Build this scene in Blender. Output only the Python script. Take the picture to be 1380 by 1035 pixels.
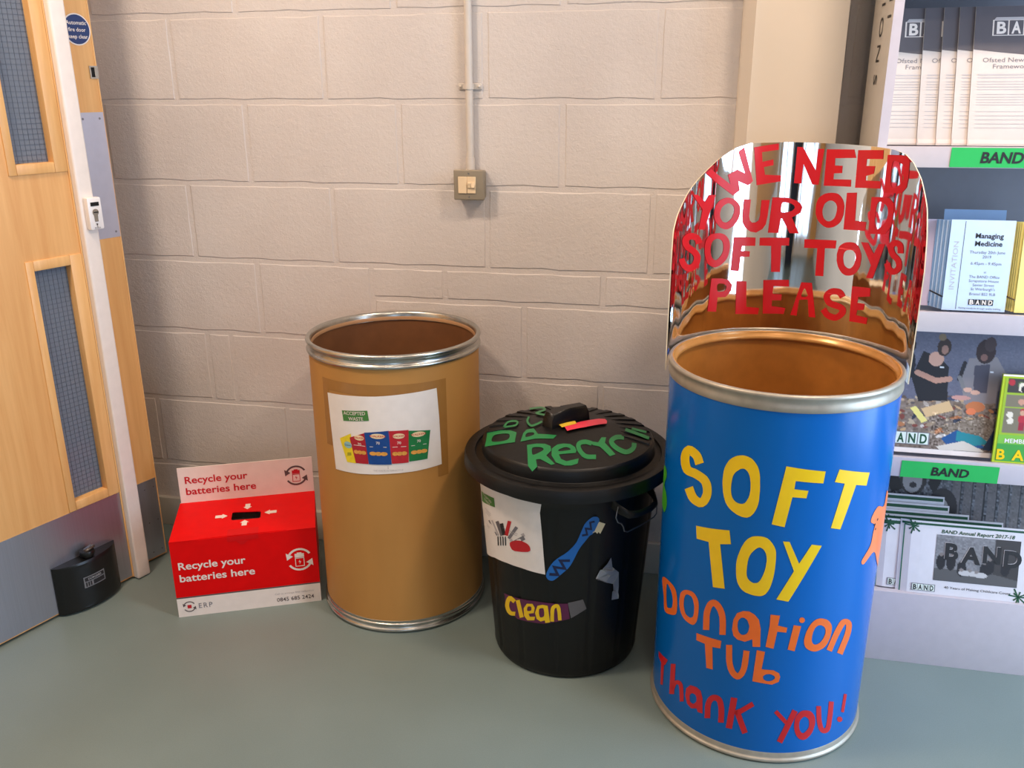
import bpy, bmesh, math, random
import numpy as np
from mathutils import Vector, Matrix
from mathutils.geometry import tessellate_polygon
random.seed(7); rng = np.random.default_rng(7)
D = bpy.data; SC = bpy.context.scene; COL = SC.collection
for o in list(D.objects): D.objects.remove(o)
PI = math.pi
# ---------------------------------------------------------------- camera
def make_camera():
    yaw, pitch, roll = 0.209, -0.324, -0.005
    f = 1199.68
    cy, sy, cp, sp = math.cos(yaw), math.sin(yaw), math.cos(pitch), math.sin(pitch)
    fw = Vector((-sy*cp, cy*cp, sp)); r = Vector((cy, sy, 0)); u = r.cross(fw)
    cr, sr = math.cos(roll), math.sin(roll)
    R_ = r*cr + u*sr; U_ = -r*sr + u*cr
    cam = D.cameras.new('camera'); o = D.objects.new('camera', cam); COL.objects.link(o)
    M = Matrix((R_, U_, -fw)).transposed().to_4x4(); M.translation = Vector((1.158, -2.401, 1.391))
    o.matrix_world = M
    cam.sensor_width = 36; cam.lens = f/1380*36; cam.clip_start = .05
    SC.camera = o
make_camera()
# ---------------------------------------------------------------- light and exposure
SC.view_settings.view_transform = 'Standard'; SC.view_settings.look = 'None'
SC.view_settings.exposure = 0.0; SC.view_settings.gamma = 1.0; SC.view_settings.use_curve_mapping = False
w = D.worlds.new('sky'); SC.world = w; w.use_nodes = True
w.node_tree.nodes['Background'].inputs[0].default_value = (.62, .78, 1, 1)
w.node_tree.nodes['Background'].inputs[1].default_value = 1.5
WARM = (1.0, .79, .62); COOL = (.50, .72, 1.0)
def area(name, loc, size, power, col, direction=(0, 0, -1)):
    l = D.lights.new(name, 'AREA'); l.shape = 'RECTANGLE'; l.size, l.size_y = size; l.energy = power; l.color = col
    o = D.objects.new(name, l); COL.objects.link(o); o.location = loc
    o.rotation_euler = Vector(direction).to_track_quat('-Z', 'Y').to_euler(); return o
CEIL = 2.72
LAMPS = [(-.26, -1.25, .28, .28, 31), (.5, -1.25, .28, .28, 6), (1.85, -1.1, .28, .28, 28), (1.5, -2.5, .28, .28, 11), (1.3, -4.6, .5, .5, 4)]
for i, (x, y, sx, sy_, pw) in enumerate(LAMPS):
    area('ceiling_lamp_light', (x, y, CEIL-.035), (sx, sy_), pw, WARM)
area('window_and_added_daylight', (3.06, -1.1, 1.15), (1.3, 2.0), 70, COOL, (-1, 0, -.05))
area('window_and_added_daylight', (2.2, -5.92, 1.2), (1.0, 2.1), 13, COOL, (0, 1, 0))  # added rear light: bright stripe in the mirror card, cool fill
area('window_and_added_daylight', (.22, -5.92, 1.2), (.4, 2.1), 4, COOL, (0, 1, 0))  # second added rear light, for a narrower stripe in the card

# ---------------------------------------------------------------- materials
def s2l(c):
    return tuple((x/12.92 if x <= .04045 else ((x+.055)/1.055)**2.4) for x in c)
def H(r, g, b): return s2l((r/255, g/255, b/255))
class NT:
    def __init__(s, m): s.t = m.node_tree; s.b = s.t.nodes['Principled BSDF']
    def n(s, typ, **k):
        q = s.t.nodes.new(typ)
        for a, b in k.items():
            if a in q.inputs: q.inputs[a].default_value = b
            else: setattr(q, a, b)
        return q
    def l(s, a, b): s.t.links.new(a, b)
MATS = {}
def mat(name, col, rough=.6, metal=0, spec=.5, noise=0, nscale=40, bump=0, bscale=200, stretch=None, coat=0, bdist=.001, trans=0, bdetail=4, sheen=0):
    if name in MATS: return MATS[name]
    m = D.materials.new(name); m.use_nodes = True; T = NT(m); b = T.b
    b.inputs['Base Color'].default_value = (*col, 1); b.inputs['Roughness'].default_value = rough
    b.inputs['Metallic'].default_value = metal; b.inputs['Specular IOR Level'].default_value = spec
    b.inputs['Coat Weight'].default_value = coat; b.inputs['Coat Roughness'].default_value = .12
    b.inputs['Transmission Weight'].default_value = trans
    tc = T.n('ShaderNodeNewGeometry'); vec = tc.outputs['Position']
    if stretch:
        mp = T.n('ShaderNodeMapping'); mp.inputs['Scale'].default_value = stretch; T.l(vec, mp.inputs[0]); vec = mp.outputs[0]
    nz = T.n('ShaderNodeTexNoise', Scale=nscale, Detail=5.0); T.l(vec, nz.inputs['Vector'])
    if noise == 0: noise = .04
    mx = T.n('ShaderNodeMixRGB', blend_type='MULTIPLY'); mx.inputs['Fac'].default_value = 1
    rp = T.n('ShaderNodeMapRange'); rp.inputs['From Min'].default_value = .3; rp.inputs['From Max'].default_value = .7
    rp.inputs['To Min'].default_value = 1-noise; rp.inputs['To Max'].default_value = 1+noise*.4
    T.l(nz.outputs['Fac'], rp.inputs['Value'])
    mx.inputs['Color1'].default_value = (*col, 1); T.l(rp.outputs[0], mx.inputs['Color2']); T.l(mx.outputs[0], b.inputs['Base Color'])
    if bump:
        n2 = T.n('ShaderNodeTexNoise', Scale=bscale, Detail=float(bdetail)); T.l(vec, n2.inputs['Vector'])
        bp = T.n('ShaderNodeBump', Strength=bump, Distance=bdist); T.l(n2.outputs['Fac'], bp.inputs['Height']); T.l(bp.outputs[0], b.inputs['Normal'])
    MATS[name] = m; return m
def masonry():
    m = D.materials.new('painted_masonry'); m.use_nodes = True; T = NT(m); b = T.b
    g = T.n('ShaderNodeNewGeometry'); v = g.outputs['Position']
    big = T.n('ShaderNodeTexNoise', Scale=2.2, Detail=3.0); T.l(v, big.inputs['Vector'])
    cr = T.n('ShaderNodeValToRGB'); cr.color_ramp.elements[0].color = (*H(203, 193, 186), 1); cr.color_ramp.elements[1].color = (*H(213, 204, 197), 1)
    cr.color_ramp.elements[0].position = .35; cr.color_ramp.elements[1].position = .65
    T.l(big.outputs['Fac'], cr.inputs[0]); T.l(cr.outputs[0], b.inputs['Base Color'])
    b.inputs['Roughness'].default_value = .5; b.inputs['Specular IOR Level'].default_value = .35
    f1 = T.n('ShaderNodeTexNoise', Scale=260.0, Detail=3.0); T.l(v, f1.inputs['Vector'])
    f2 = T.n('ShaderNodeTexNoise', Scale=70.0, Detail=6.0, Roughness=.7); T.l(v, f2.inputs['Vector'])
    vo = T.n('ShaderNodeTexVoronoi', Scale=120.0); T.l(v, vo.inputs['Vector'])
    pit = T.n('ShaderNodeMapRange'); pit.inputs['From Min'].default_value = .0; pit.inputs['From Max'].default_value = .16; T.l(vo.outputs['Distance'], pit.inputs['Value'])
    msk = T.n('ShaderNodeTexNoise', Scale=14.0, Detail=2.0); T.l(v, msk.inputs['Vector'])
    mk = T.n('ShaderNodeMapRange'); mk.inputs['From Min'].default_value = .5; mk.inputs['From Max'].default_value = .62; T.l(msk.outputs['Fac'], mk.inputs['Value'])
    pm = T.n('ShaderNodeMath', operation='MULTIPLY'); inv = T.n('ShaderNodeMath', operation='SUBTRACT'); inv.inputs[0].default_value = 1
    T.l(pit.outputs[0], inv.inputs[1]); T.l(inv.outputs[0], pm.inputs[0]); T.l(mk.outputs[0], pm.inputs[1])
    a1 = T.n('ShaderNodeMath', operation='MULTIPLY_ADD'); a1.inputs[1].default_value = .45; T.l(f1.outputs['Fac'], a1.inputs[0]); T.l(f2.outputs['Fac'], a1.inputs[2])
    a2 = T.n('ShaderNodeMath', operation='SUBTRACT'); T.l(a1.outputs[0], a2.inputs[0])
    sc = T.n('ShaderNodeMath', operation='MULTIPLY'); sc.inputs[1].default_value = .9; T.l(pm.outputs[0], sc.inputs[0]); T.l(sc.outputs[0], a2.inputs[1])
    bp = T.n('ShaderNodeBump', Strength=.8, Distance=.0024); T.l(a2.outputs[0], bp.inputs['Height']); T.l(bp.outputs[0], b.inputs['Normal'])
    return m
def wood(name, c1, c2, stretch, rough=.4):
    m = D.materials.new(name); m.use_nodes = True; T = NT(m); b = T.b
    g = T.n('ShaderNodeNewGeometry'); mp = T.n('ShaderNodeMapping'); mp.inputs['Scale'].default_value = stretch; T.l(g.outputs['Position'], mp.inputs[0])
    nz = T.n('ShaderNodeTexNoise', Scale=1.0, Detail=8.0, Roughness=.62, Distortion=.3); T.l(mp.outputs[0], nz.inputs['Vector'])
    cr = T.n('ShaderNodeValToRGB'); cr.color_ramp.elements[0].color = (*c1, 1); cr.color_ramp.elements[1].color = (*c2, 1)
    cr.color_ramp.elements[0].position = .33; cr.color_ramp.elements[1].position = .67
    T.l(nz.outputs['Fac'], cr.inputs[0]); T.l(cr.outputs[0], b.inputs['Base Color']); b.inputs['Roughness'].default_value = rough
    bp = T.n('ShaderNodeBump', Strength=.08, Distance=.0005); T.l(nz.outputs['Fac'], bp.inputs['Height']); T.l(bp.outputs[0], b.inputs['Normal'])
    return m
def emis(name, col, s):
    m = D.materials.new(name); m.use_nodes = True; b = m.node_tree.nodes['Principled BSDF']
    b.inputs['Base Color'].default_value = (*col, 1); b.inputs['Emission Color'].default_value = (*col, 1); b.inputs['Emission Strength'].default_value = s
    return m
def attr_mat(name, rough=.4, spec=.5):
    m = D.materials.new(name); m.use_nodes = True; T = NT(m)
    a = T.n('ShaderNodeAttribute', attribute_name='Col'); T.l(a.outputs['Color'], T.b.inputs['Base Color'])
    T.b.inputs['Roughness'].default_value = rough; T.b.inputs['Specular IOR Level'].default_value = spec
    return m
def floor_mat():
    m = D.materials.new('vinyl_floor'); m.use_nodes = True; T = NT(m); b = T.b
    g = T.n('ShaderNodeNewGeometry'); v = g.outputs['Position']
    big = T.n('ShaderNodeTexNoise', Scale=1.6, Detail=4.0); T.l(v, big.inputs['Vector'])
    cr = T.n('ShaderNodeValToRGB'); cr.color_ramp.elements[0].color = (*H(108, 122, 118), 1); cr.color_ramp.elements[1].color = (*H(120, 134, 130), 1)
    cr.color_ramp.elements[0].position = .3; cr.color_ramp.elements[1].position = .7
    T.l(big.outputs['Fac'], cr.inputs[0])
    sp = T.n('ShaderNodeTexNoise', Scale=420.0, Detail=2.0); T.l(v, sp.inputs['Vector'])
    mr = T.n('ShaderNodeMapRange'); mr.inputs['From Min'].default_value = .3; mr.inputs['From Max'].default_value = .7; mr.inputs['To Min'].default_value = .93; mr.inputs['To Max'].default_value = 1.05
    T.l(sp.outputs['Fac'], mr.inputs['Value'])
    mx = T.n('ShaderNodeMixRGB', blend_type='MULTIPLY'); mx.inputs['Fac'].default_value = 1; T.l(cr.outputs[0], mx.inputs['Color1']); T.l(mr.outputs[0], mx.inputs['Color2'])
    dk = T.n('ShaderNodeTexVoronoi', Scale=5.0); T.l(v, dk.inputs['Vector'])
    dm = T.n('ShaderNodeMapRange'); dm.inputs['From Min'].default_value = .008; dm.inputs['From Max'].default_value = .014; dm.inputs['To Min'].default_value = .45; T.l(dk.outputs['Distance'], dm.inputs['Value'])
    m2 = T.n('ShaderNodeMixRGB', blend_type='MULTIPLY'); m2.inputs['Fac'].default_value = 1; T.l(mx.outputs[0], m2.inputs['Color1']); T.l(dm.outputs[0], m2.inputs['Color2'])
    T.l(m2.outputs[0], b.inputs['Base Color'])
    rr = T.n('ShaderNodeMapRange'); rr.inputs['To Min'].default_value = .3; rr.inputs['To Max'].default_value = .46; T.l(big.outputs['Fac'], rr.inputs['Value']); T.l(rr.outputs[0], b.inputs['Roughness'])
    bp = T.n('ShaderNodeBump', Strength=.12, Distance=.001); n3 = T.n('ShaderNodeTexNoise', Scale=60.0, Detail=3.0); T.l(v, n3.inputs['Vector']); T.l(n3.outputs['Fac'], bp.inputs['Height']); T.l(bp.outputs[0], b.inputs['Normal'])
    return m
M_WALL = masonry(); M_FLOOR = floor_mat(); M_PRINT = attr_mat('printed_photo', .45)
M_OAK = wood('oak_veneer', H(212, 152, 86), H(230, 177, 112), (30, 30, 1.6), .42)
M_OAKT = wood('oak_lipping', H(218, 162, 96), H(234, 184, 120), (40, 40, 3), .4)
M_WHITE = mat('white_gloss_paint', H(236, 224, 214), .35, bump=.05, bscale=30)
M_PLASTER = mat('cream_painted_plaster', H(222, 210, 194), .55, bump=.15, bscale=60, noise=.03, nscale=5)
M_SKIRT = mat('skirting_paint', H(196, 190, 178), .4)
M_ALU = mat('brushed_aluminium', H(176, 176, 186), .32, metal=.85, noise=.06, nscale=1, stretch=(300, 300, 4), bump=.03, bscale=1, bdist=.0004)
M_STEEL = mat('galvanised_steel', H(188, 186, 178), .25, metal=.95, noise=.1, nscale=60)
M_BAND = mat('dull_steel_band', H(172, 163, 148), .42, metal=.55, noise=.14, nscale=45)
M_BLACKP = mat('black_plastic', H(14, 14, 14), .36, bump=.25, bscale=45, bdist=.0016)
M_BLACKB = mat('black_bin_plastic', H(8, 8, 8), .42, spec=.4, bump=.3, bscale=38, bdist=.002)
M_DARK = mat('dark_void', H(14, 12, 12), .9)
M_FIBRE = mat('kraft_fibreboard', H(186, 134, 70), .55, spec=.3, noise=.1, nscale=8, stretch=(1, 1, .25), bump=.04, bscale=120)
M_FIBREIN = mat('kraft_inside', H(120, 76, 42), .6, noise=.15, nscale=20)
M_TUBIN = mat('varnished_kraft_inside', H(176, 112, 46), .38, noise=.14, nscale=25)
M_LIPIN = mat('varnished_rim', H(206, 150, 82), .25, metal=.25, noise=.1, nscale=40)
M_BLUE = mat('blue_vinyl_wrap', H(0, 94, 174), .25, spec=.3, noise=.03, nscale=4, bump=.03, bscale=9, bdist=.004, coat=.08)
M_YEL = mat('yellow_vinyl', H(238, 196, 20), .3)
M_ORA = mat('orange_vinyl', H(232, 106, 34), .3)
M_ORA2 = mat('orange_vinyl_bear', H(246, 128, 72), .3)
M_RED = mat('red_vinyl', H(196, 24, 32), .32)
M_REDS = mat('red_letter_vinyl', H(206, 14, 24), .35)
M_GRN = mat('green_tape', H(16, 122, 64), .28)
M_MIRROR = mat('mirror_card', (.86, .85, .84), .045, metal=1, noise=.01, bump=.06, bscale=14, bdist=.004, stretch=(1, 1, .25))
M_CARD = mat('cream_card_edge', H(226, 208, 176), .6)
M_REDC = mat('red_card', H(224, 4, 6), .5, spec=.15, noise=.05, nscale=30, bump=.03)
M_WCARD = mat('white_card', H(236, 222, 212), .5)
M_PAPER = mat('white_paper', H(236, 228, 222), .45, bump=.05, bscale=12, bdist=.003)
M_PAPERW = mat('warm_paper', H(204, 192, 184), .5)
M_PAPERR = mat('report_paper', H(212, 206, 208), .4)
M_PAPERB = mat('pale_blue_paper', H(196, 214, 240), .5)
M_BLUEP = mat('blue_paper', H(134, 166, 206), .5)
M_YELP = mat('yellow_paper', H(240, 222, 130), .5)
M_LILAC = mat('lilac_paper', H(206, 190, 214), .5)
M_GREYC = mat('grey_cover_ink', H(98, 92, 96), .3)
M_INK = mat('black_ink', H(30, 28, 30), .5)
M_INKG = mat('grey_ink', H(120, 116, 122), .5)
M_INKL = mat('light_grey_ink', H(184, 176, 176), .5)
M_INKR = mat('red_ink', H(196, 24, 36), .45)
M_INKD = mat('dark_green_ink', H(16, 72, 44), .5)
M_SHELF = mat('shelf_melamine', H(198, 188, 192), .45)
M_SHELFS = mat('shelf_side_melamine', H(196, 190, 180), .45)
M_SHELFB = mat('shelf_back_panel', H(112, 112, 120), .5)
M_GLABEL = mat('green_label_card', H(40, 176, 84), .45)
M_GDK = mat('dark_green_label', H(70, 128, 58), .5)
M_SIGNB = mat('sign_blue', H(26, 52, 104), .35)
M_SWITCH = mat('grey_metalclad', H(150, 138, 118), .45, metal=.2, bump=.1, bscale=300, bdist=.0003)
M_CREAMP = mat('cream_plastic', H(232, 206, 168), .35)
M_PINK = mat('pink_vinyl', H(232, 62, 86), .35)
M_YELT = mat('yellow_tape', H(226, 190, 60), .4)
M_BRUSHB = mat('blue_sticker', H(26, 104, 186), .35)
M_NAVY = mat('navy_marker', H(14, 26, 70), .5)
M_PURP = mat('purple_sticker', H(94, 26, 72), .4)
M_TAPE = mat('clear_tape', H(98, 96, 100), .25)
M_FOIL = mat('silver_foil', H(168, 172, 176), .3, metal=.55)
M_BRISTLE = mat('cream_sticker', H(232, 222, 186), .5)
M_WIRE = mat('steel_wire', H(120, 122, 126), .35, metal=.9)
M_DTAPE = mat('brown_parcel_tape', H(160, 112, 56), .25)
def glassmat():
    m = D.materials.new('wired_glass'); m.use_nodes = True; b = m.node_tree.nodes['Principled BSDF']
    b.inputs['Base Color'].default_value = (*H(158, 168, 182), 1); b.inputs['Roughness'].default_value = .08
    b.inputs['Transmission Weight'].default_value = .55; b.inputs['IOR'].default_value = 1.3
    return m
M_GLASS = glassmat()

# ---------------------------------------------------------------- object helpers
BASE = {}
def link(o, parent=None):
    COL.objects.link(o)
    if parent is not None: o.parent = parent
    return o
def thing(name, loc, label, cat, group=None):
    o = D.objects.new(name, None); o.empty_display_size = .05; link(o); o.location = loc; BASE[o.name] = Vector(loc)
    o['label'] = label; o['category'] = cat
    if group: o['group'] = group
    return o
def tag(o, label=None, cat=None, group=None, kind=None):
    if label: o['label'] = label
    if cat: o['category'] = cat
    if group: o['group'] = group
    if kind: o['kind'] = kind
    return o
def obj(name, V, F, m, parent=None, origin=(0, 0, 0), smooth=False, label=None, kind=None, angle=None):
    base = BASE[parent.name] if parent is not None else Vector(origin)
    me = D.meshes.new(name)
    me.from_pydata([tuple(Vector(v)-base) for v in V], [], F)
    ms = m if isinstance(m, (list, tuple)) else [m]
    for q in ms: me.materials.append(q)
    if smooth: me.polygons.foreach_set('use_smooth', [True]*len(me.polygons))
    me.update()
    if smooth and angle:
        try: me.set_sharp_from_angle(angle=angle)
        except Exception: pass
    o = D.objects.new(name, me); link(o, parent)
    if parent is None: o.location = base
    BASE[o.name] = base
    if label: o['label'] = label
    if kind: o['kind'] = kind
    return o
def from_bm(bm, name, m, parent=None, origin=(0, 0, 0), **k):
    bm.verts.ensure_lookup_table(); bm.verts.index_update()
    V = [v.co.copy() for v in bm.verts]; F = [[v.index for v in f.verts] for f in bm.faces]; bm.free()
    return obj(name, V, F, m, parent, origin, **k)
def bm_box(bm, c, s, R=None, bev=0, seg=1):
    """box centre c size s; R = 3 axis vectors"""
    ax = R or (Vector((1, 0, 0)), Vector((0, 1, 0)), Vector((0, 0, 1)))
    r = bmesh.ops.create_cube(bm, size=1); vs = r['verts']
    if bev:
        for v in vs: v.co = Vector((v.co.x*s[0], v.co.y*s[1], v.co.z*s[2]))
        es = list({e for v in vs for e in v.link_edges})
        q = bmesh.ops.bevel(bm, geom=es, offset=bev, segments=seg, affect='EDGES', profile=.6)
        vs = list({v for f in q['faces'] for v in f.verts} | {v for v in vs if v.is_valid})
        for v in vs: v.co = Vector(c)+ax[0]*v.co.x+ax[1]*v.co.y+ax[2]*v.co.z
    else:
        for v in vs: v.co = Vector(c)+ax[0]*v.co.x*s[0]+ax[1]*v.co.y*s[1]+ax[2]*v.co.z*s[2]
def box(name, lo, hi, m, parent=None, origin=None, bev=.0, seg=2, **k):
    bm = bmesh.new(); lo = Vector(lo); hi = Vector(hi)
    bm_box(bm, (lo+hi)/2, [abs(a) for a in (hi-lo)], None, bev, seg)
    bmesh.ops.recalc_face_normals(bm, faces=bm.faces)
    return from_bm(bm, name, m, parent, origin if origin is not None else ((lo.x+hi.x)/2, (lo.y+hi.y)/2, lo.z), smooth=bev > 0, angle=.7, **k)
def lathe(name, c, prof, m, parent=None, seg=96, mats=None, rfun=None, origin=None, **k):
    """prof: list of (r,z). mats: list of material indices per segment"""
    V = []; F = []; n = len(prof)
    for i in range(seg):
        a = 2*PI*i/seg
        for (r, z) in prof:
            rr = r+(rfun(a, r, z) if rfun else 0)
            V.append((c[0]+rr*math.sin(a), c[1]-rr*math.cos(a), z))
    for i in range(seg):
        j = (i+1) % seg
        for q in range(n-1): F.append((i*n+q, i*n+q+1, j*n+q+1, j*n+q))
    o = obj(name, V, F, m, parent, origin or (0, 0, 0), smooth=True, **k)
    bm = bmesh.new(); bm.from_mesh(o.data); bmesh.ops.remove_doubles(bm, verts=bm.verts, dist=1e-6)
    bmesh.ops.recalc_face_normals(bm, faces=bm.faces); bm.to_mesh(o.data); bm.free()
    o.data.polygons.foreach_set('use_smooth', [True]*len(o.data.polygons))
    try: o.data.set_sharp_from_angle(angle=.5 if name == 'lid' else .9)
    except Exception: pass
    return o
def disc(name, c, r, z, m, parent, seg=64, **k):
    V = [(c[0]+r*math.cos(2*PI*i/seg), c[1]+r*math.sin(2*PI*i/seg), z) for i in range(seg)]
    return obj(name, V, [list(range(seg))], m, parent, **k)
def tube(name, pts, r, m, parent=None, origin=(0, 0, 0), seg=12, **k):
    pts = [Vector(p) for p in pts]; V = []; F = []; prev = None
    for i, p in enumerate(pts):
        t = (pts[min(i+1, len(pts)-1)]-pts[max(i-1, 0)]).normalized()
        if prev is None: a = t.orthogonal().normalized()
        else: a = (prev-t*prev.dot(t)).normalized()
        prev = a; b = t.cross(a)
        for q in range(seg):
            an = 2*PI*q/seg; V.append(p+(a*math.cos(an)+b*math.sin(an))*r)
    for i in range(len(pts)-1):
        for q in range(seg):
            F.append((i*seg+q, i*seg+(q+1) % seg, (i+1)*seg+(q+1) % seg, (i+1)*seg+q))
    F.append(list(range(seg))[::-1]); F.append([(len(pts)-1)*seg+q for q in range(seg)])
    return obj(name, V, F, m, parent, origin, smooth=True, angle=.9, **k)
# ---- surfaces: (u, v, off) -> point
class Plane:
    def __init__(s, O, U, V): s.O = Vector(O); s.U = Vector(U).normalized(); s.V = Vector(V).normalized(); s.N = s.U.cross(s.V)
    def __call__(s, u, v, off=0): return s.O+s.U*u+s.V*v+s.N*off
class Cyl:
    """outer wall of an upright drum; u = arc length at R0 from the -y direction, v = z"""
    def __init__(s, cx, cy, R0, R=None): s.cx, s.cy, s.R0, s.R = cx, cy, R0, R or (lambda z: R0)
    def __call__(s, u, v, off=0):
        a = u/s.R0; r = s.R(v)+off
        return Vector((s.cx+r*math.sin(a), s.cy-r*math.cos(a), v))
class Inner:
    def __init__(s, cx, cy, R0, rf): s.cx, s.cy, s.R0, s.rf = cx, cy, R0, rf
    def __call__(s, u, v, off=0):
        a = u/s.R0; r = s.rf(u, v)-off
        return Vector((s.cx+r*math.sin(a), s.cy+r*math.cos(a), v))
class Drape:
    def __init__(s, cx, cy, zf): s.cx, s.cy, s.zf = cx, cy, zf
    def __call__(s, u, v, off=0): return Vector((s.cx+u, s.cy+v, s.zf(math.hypot(u, v))+off))
def flat_bm(shapes):
    bm = bmesh.new()
    for loops in shapes:
        L = [[Vector((a, b, 0)) for a, b in lp] for lp in loops]
        pts = [p for lp in L for p in lp]
        tris = tessellate_polygon(L)
        vs = [bm.verts.new(p) for p in pts]
        for t in tris:
            try: bm.faces.new([vs[i] for i in t])
            except ValueError: pass
    return bm
def bend(bm, surf, off, step_u=None, step_v=None):
    for st, nrm, ix in ((step_u, (1, 0, 0), 0), (step_v, (0, 1, 0), 1)):
        if not st or not len(bm.verts): continue
        lo = min(v.co[ix] for v in bm.verts); hi = max(v.co[ix] for v in bm.verts)
        k = math.floor(lo/st)+1
        while k*st < hi:
            co = Vector((0, 0, 0)); co[ix] = k*st
            bmesh.ops.bisect_plane(bm, geom=bm.verts[:]+bm.edges[:]+bm.faces[:], plane_co=co, plane_no=nrm, dist=1e-7); k += 1
    for f in bm.faces:
        f.normal_update()
        if f.normal.z < 0: f.normal_flip()
    for v in bm.verts: v.co = surf(v.co.x, v.co.y, off+v.co.z)
def patch(name, shapes, surf, off, m, parent, step=None, stepv=None, **k):
    bm = flat_bm(shapes); bend(bm, surf, off, step, stepv)
    return from_bm(bm, name, m, parent, **k)
def quad(u0, v0, u1, v1): return [[(u0, v0), (u1, v0), (u1, v1), (u0, v1)]]
def ring(cx, cy, r, n=28): return [(cx+r*math.cos(2*PI*i/n), cy+r*math.sin(2*PI*i/n)) for i in range(n)]
def mm(tr): return [[[(a/2000, b/2000) for a, b in lp] for lp in sh] for sh in tr]
def ribbon(pts, w_):
    P = [Vector((*p, 0)) for p in pts]; L = []; R_ = []
    for i, q in enumerate(P):
        t = (P[min(i+1, len(P)-1)]-P[max(i-1, 0)]).normalized(); nn = Vector((-t.y, t.x, 0))*w_/2
        L.append((q+nn)[:2]); R_.append((q-nn)[:2])
    return [L+R_[::-1]]
def text(name, body, size, surf, u, v, off, m, parent, align='LEFT', bold=0, rot=0, shear=0, sx=1, step=None, width=None, space=1, line=1, **k):
    cu = D.curves.new('t', 'FONT'); cu.body = body; cu.size = size; cu.align_x = align; cu.offset = bold*size; cu.shear = shear
    cu.space_character = space; cu.space_line = line; cu.resolution_u = 2 if size < .03 else 4
    to = D.objects.new('t', cu); COL.objects.link(to)
    dg = bpy.context.evaluated_depsgraph_get(); me = D.meshes.new_from_object(to.evaluated_get(dg))
    D.objects.remove(to); D.curves.remove(cu)
    bm = bmesh.new(); bm.from_mesh(me); D.meshes.remove(me)
    if width and len(bm.verts):
        xs = [q.co.x for q in bm.verts]; wd = max(xs)-min(xs); sx = width/wd if wd else 1
    c, s = math.cos(rot), math.sin(rot)
    for q in bm.verts:
        x, y = q.co.x*sx, q.co.y; q.co = Vector((u+x*c-y*s, v+x*s+y*c, 0))
    bend(bm, surf, off, step)
    return from_bm(bm, name, m, parent, **k)
def slab(name, surf, u0, v0, u1, v1, t, m, parent=None, origin=None, nu=1, nv=1, curl=None, **k):
    """a sheet of thickness t whose front face is the surface"""
    V = []; F = []
    for side in (0, 1):
        for j in range(nv+1):
            for i in range(nu+1):
                uu = u0+(u1-u0)*i/nu; vv = v0+(v1-v0)*j/nv; cc = curl(i/nu, j/nv) if curl else 0
                V.append(surf(uu, vv, cc-(t if side else 0)))
    N = (nu+1)*(nv+1); ix = lambda s_, i, j: s_*N+j*(nu+1)+i
    for j in range(nv):
        for i in range(nu):
            F.append((ix(0, i, j), ix(0, i+1, j), ix(0, i+1, j+1), ix(0, i, j+1)))
            F.append((ix(1, i, j+1), ix(1, i+1, j+1), ix(1, i+1, j), ix(1, i, j)))
    for i in range(nu):
        F.append((ix(1, i, 0), ix(1, i+1, 0), ix(0, i+1, 0), ix(0, i, 0))); F.append((ix(0, i, nv), ix(0, i+1, nv), ix(1, i+1, nv), ix(1, i, nv)))
    for j in range(nv):
        F.append((ix(0, 0, j), ix(0, 0, j+1), ix(1, 0, j+1), ix(1, 0, j))); F.append((ix(1, nu, j), ix(1, nu, j+1), ix(0, nu, j+1), ix(0, nu, j)))
    o0 = origin if origin is not None else surf((u0+u1)/2, v0)
    return obj(name, V, F, m, parent, o0, **k)
# ---- painted photographs (flat print): small numpy canvas stored as vertex colour
class Canvas:
    def __init__(s, nx, ny, col): s.a = np.ones((ny, nx, 3))*np.array(col)/255; s.nx, s.ny = nx, ny; s.Y, s.X = np.mgrid[0:ny, 0:nx]; s.X = (s.X+.5)/nx; s.Y = 1-(s.Y+.5)/ny
    def put(s, mask, col, al=1): s.a[mask] = s.a[mask]*(1-al)+np.array(col)/255*al
    def ell(s, x, y, rx, ry, col, rot=0, al=1):
        dx, dy = s.X-x, s.Y-y; c, q = math.cos(rot), math.sin(rot)
        s.put(((dx*c+dy*q)/rx)**2+((-dx*q+dy*c)/ry)**2 < 1, col, al)
    def rect(s, x0, y0, x1, y1, col, al=1): s.put((s.X > x0) & (s.X < x1) & (s.Y > y0) & (s.Y < y1), col, al)
    def poly(s, pts, col, al=1):
        ins = np.zeros(s.X.shape, bool); n = len(pts)
        for i in range(n):
            (x1, y1), (x2, y2) = pts[i], pts[(i+1) % n]
            if y1 == y2: continue
            ins ^= ((y1 > s.Y) != (y2 > s.Y)) & (s.X < (x2-x1)*(s.Y-y1)/(y2-y1)+x1)
        s.put(ins, col, al)
    def line(s, p, q, w_, col, asp=1.4):
        p = np.array(p, float); q = np.array(q, float); d = (q-p)*[asp, 1]; L2 = d@d
        t = np.clip((((s.X-p[0])*asp)*d[0]+(s.Y-p[1])*d[1])/L2, 0, 1)
        s.put(((s.X-p[0])*asp-t*d[0])**2+(s.Y-p[1]-t*d[1])**2 < w_*w_/4, col)
    def noise(s, amp, cell=1, mask=None):
        n_ = rng.normal(0, amp, (s.ny//cell+1, s.nx//cell+1)); n_ = np.kron(n_, np.ones((cell, cell)))[:s.ny, :s.nx]
        if mask is not None: n_ = n_*mask
        s.a = np.clip(s.a+n_[..., None], 0, 1)
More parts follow.
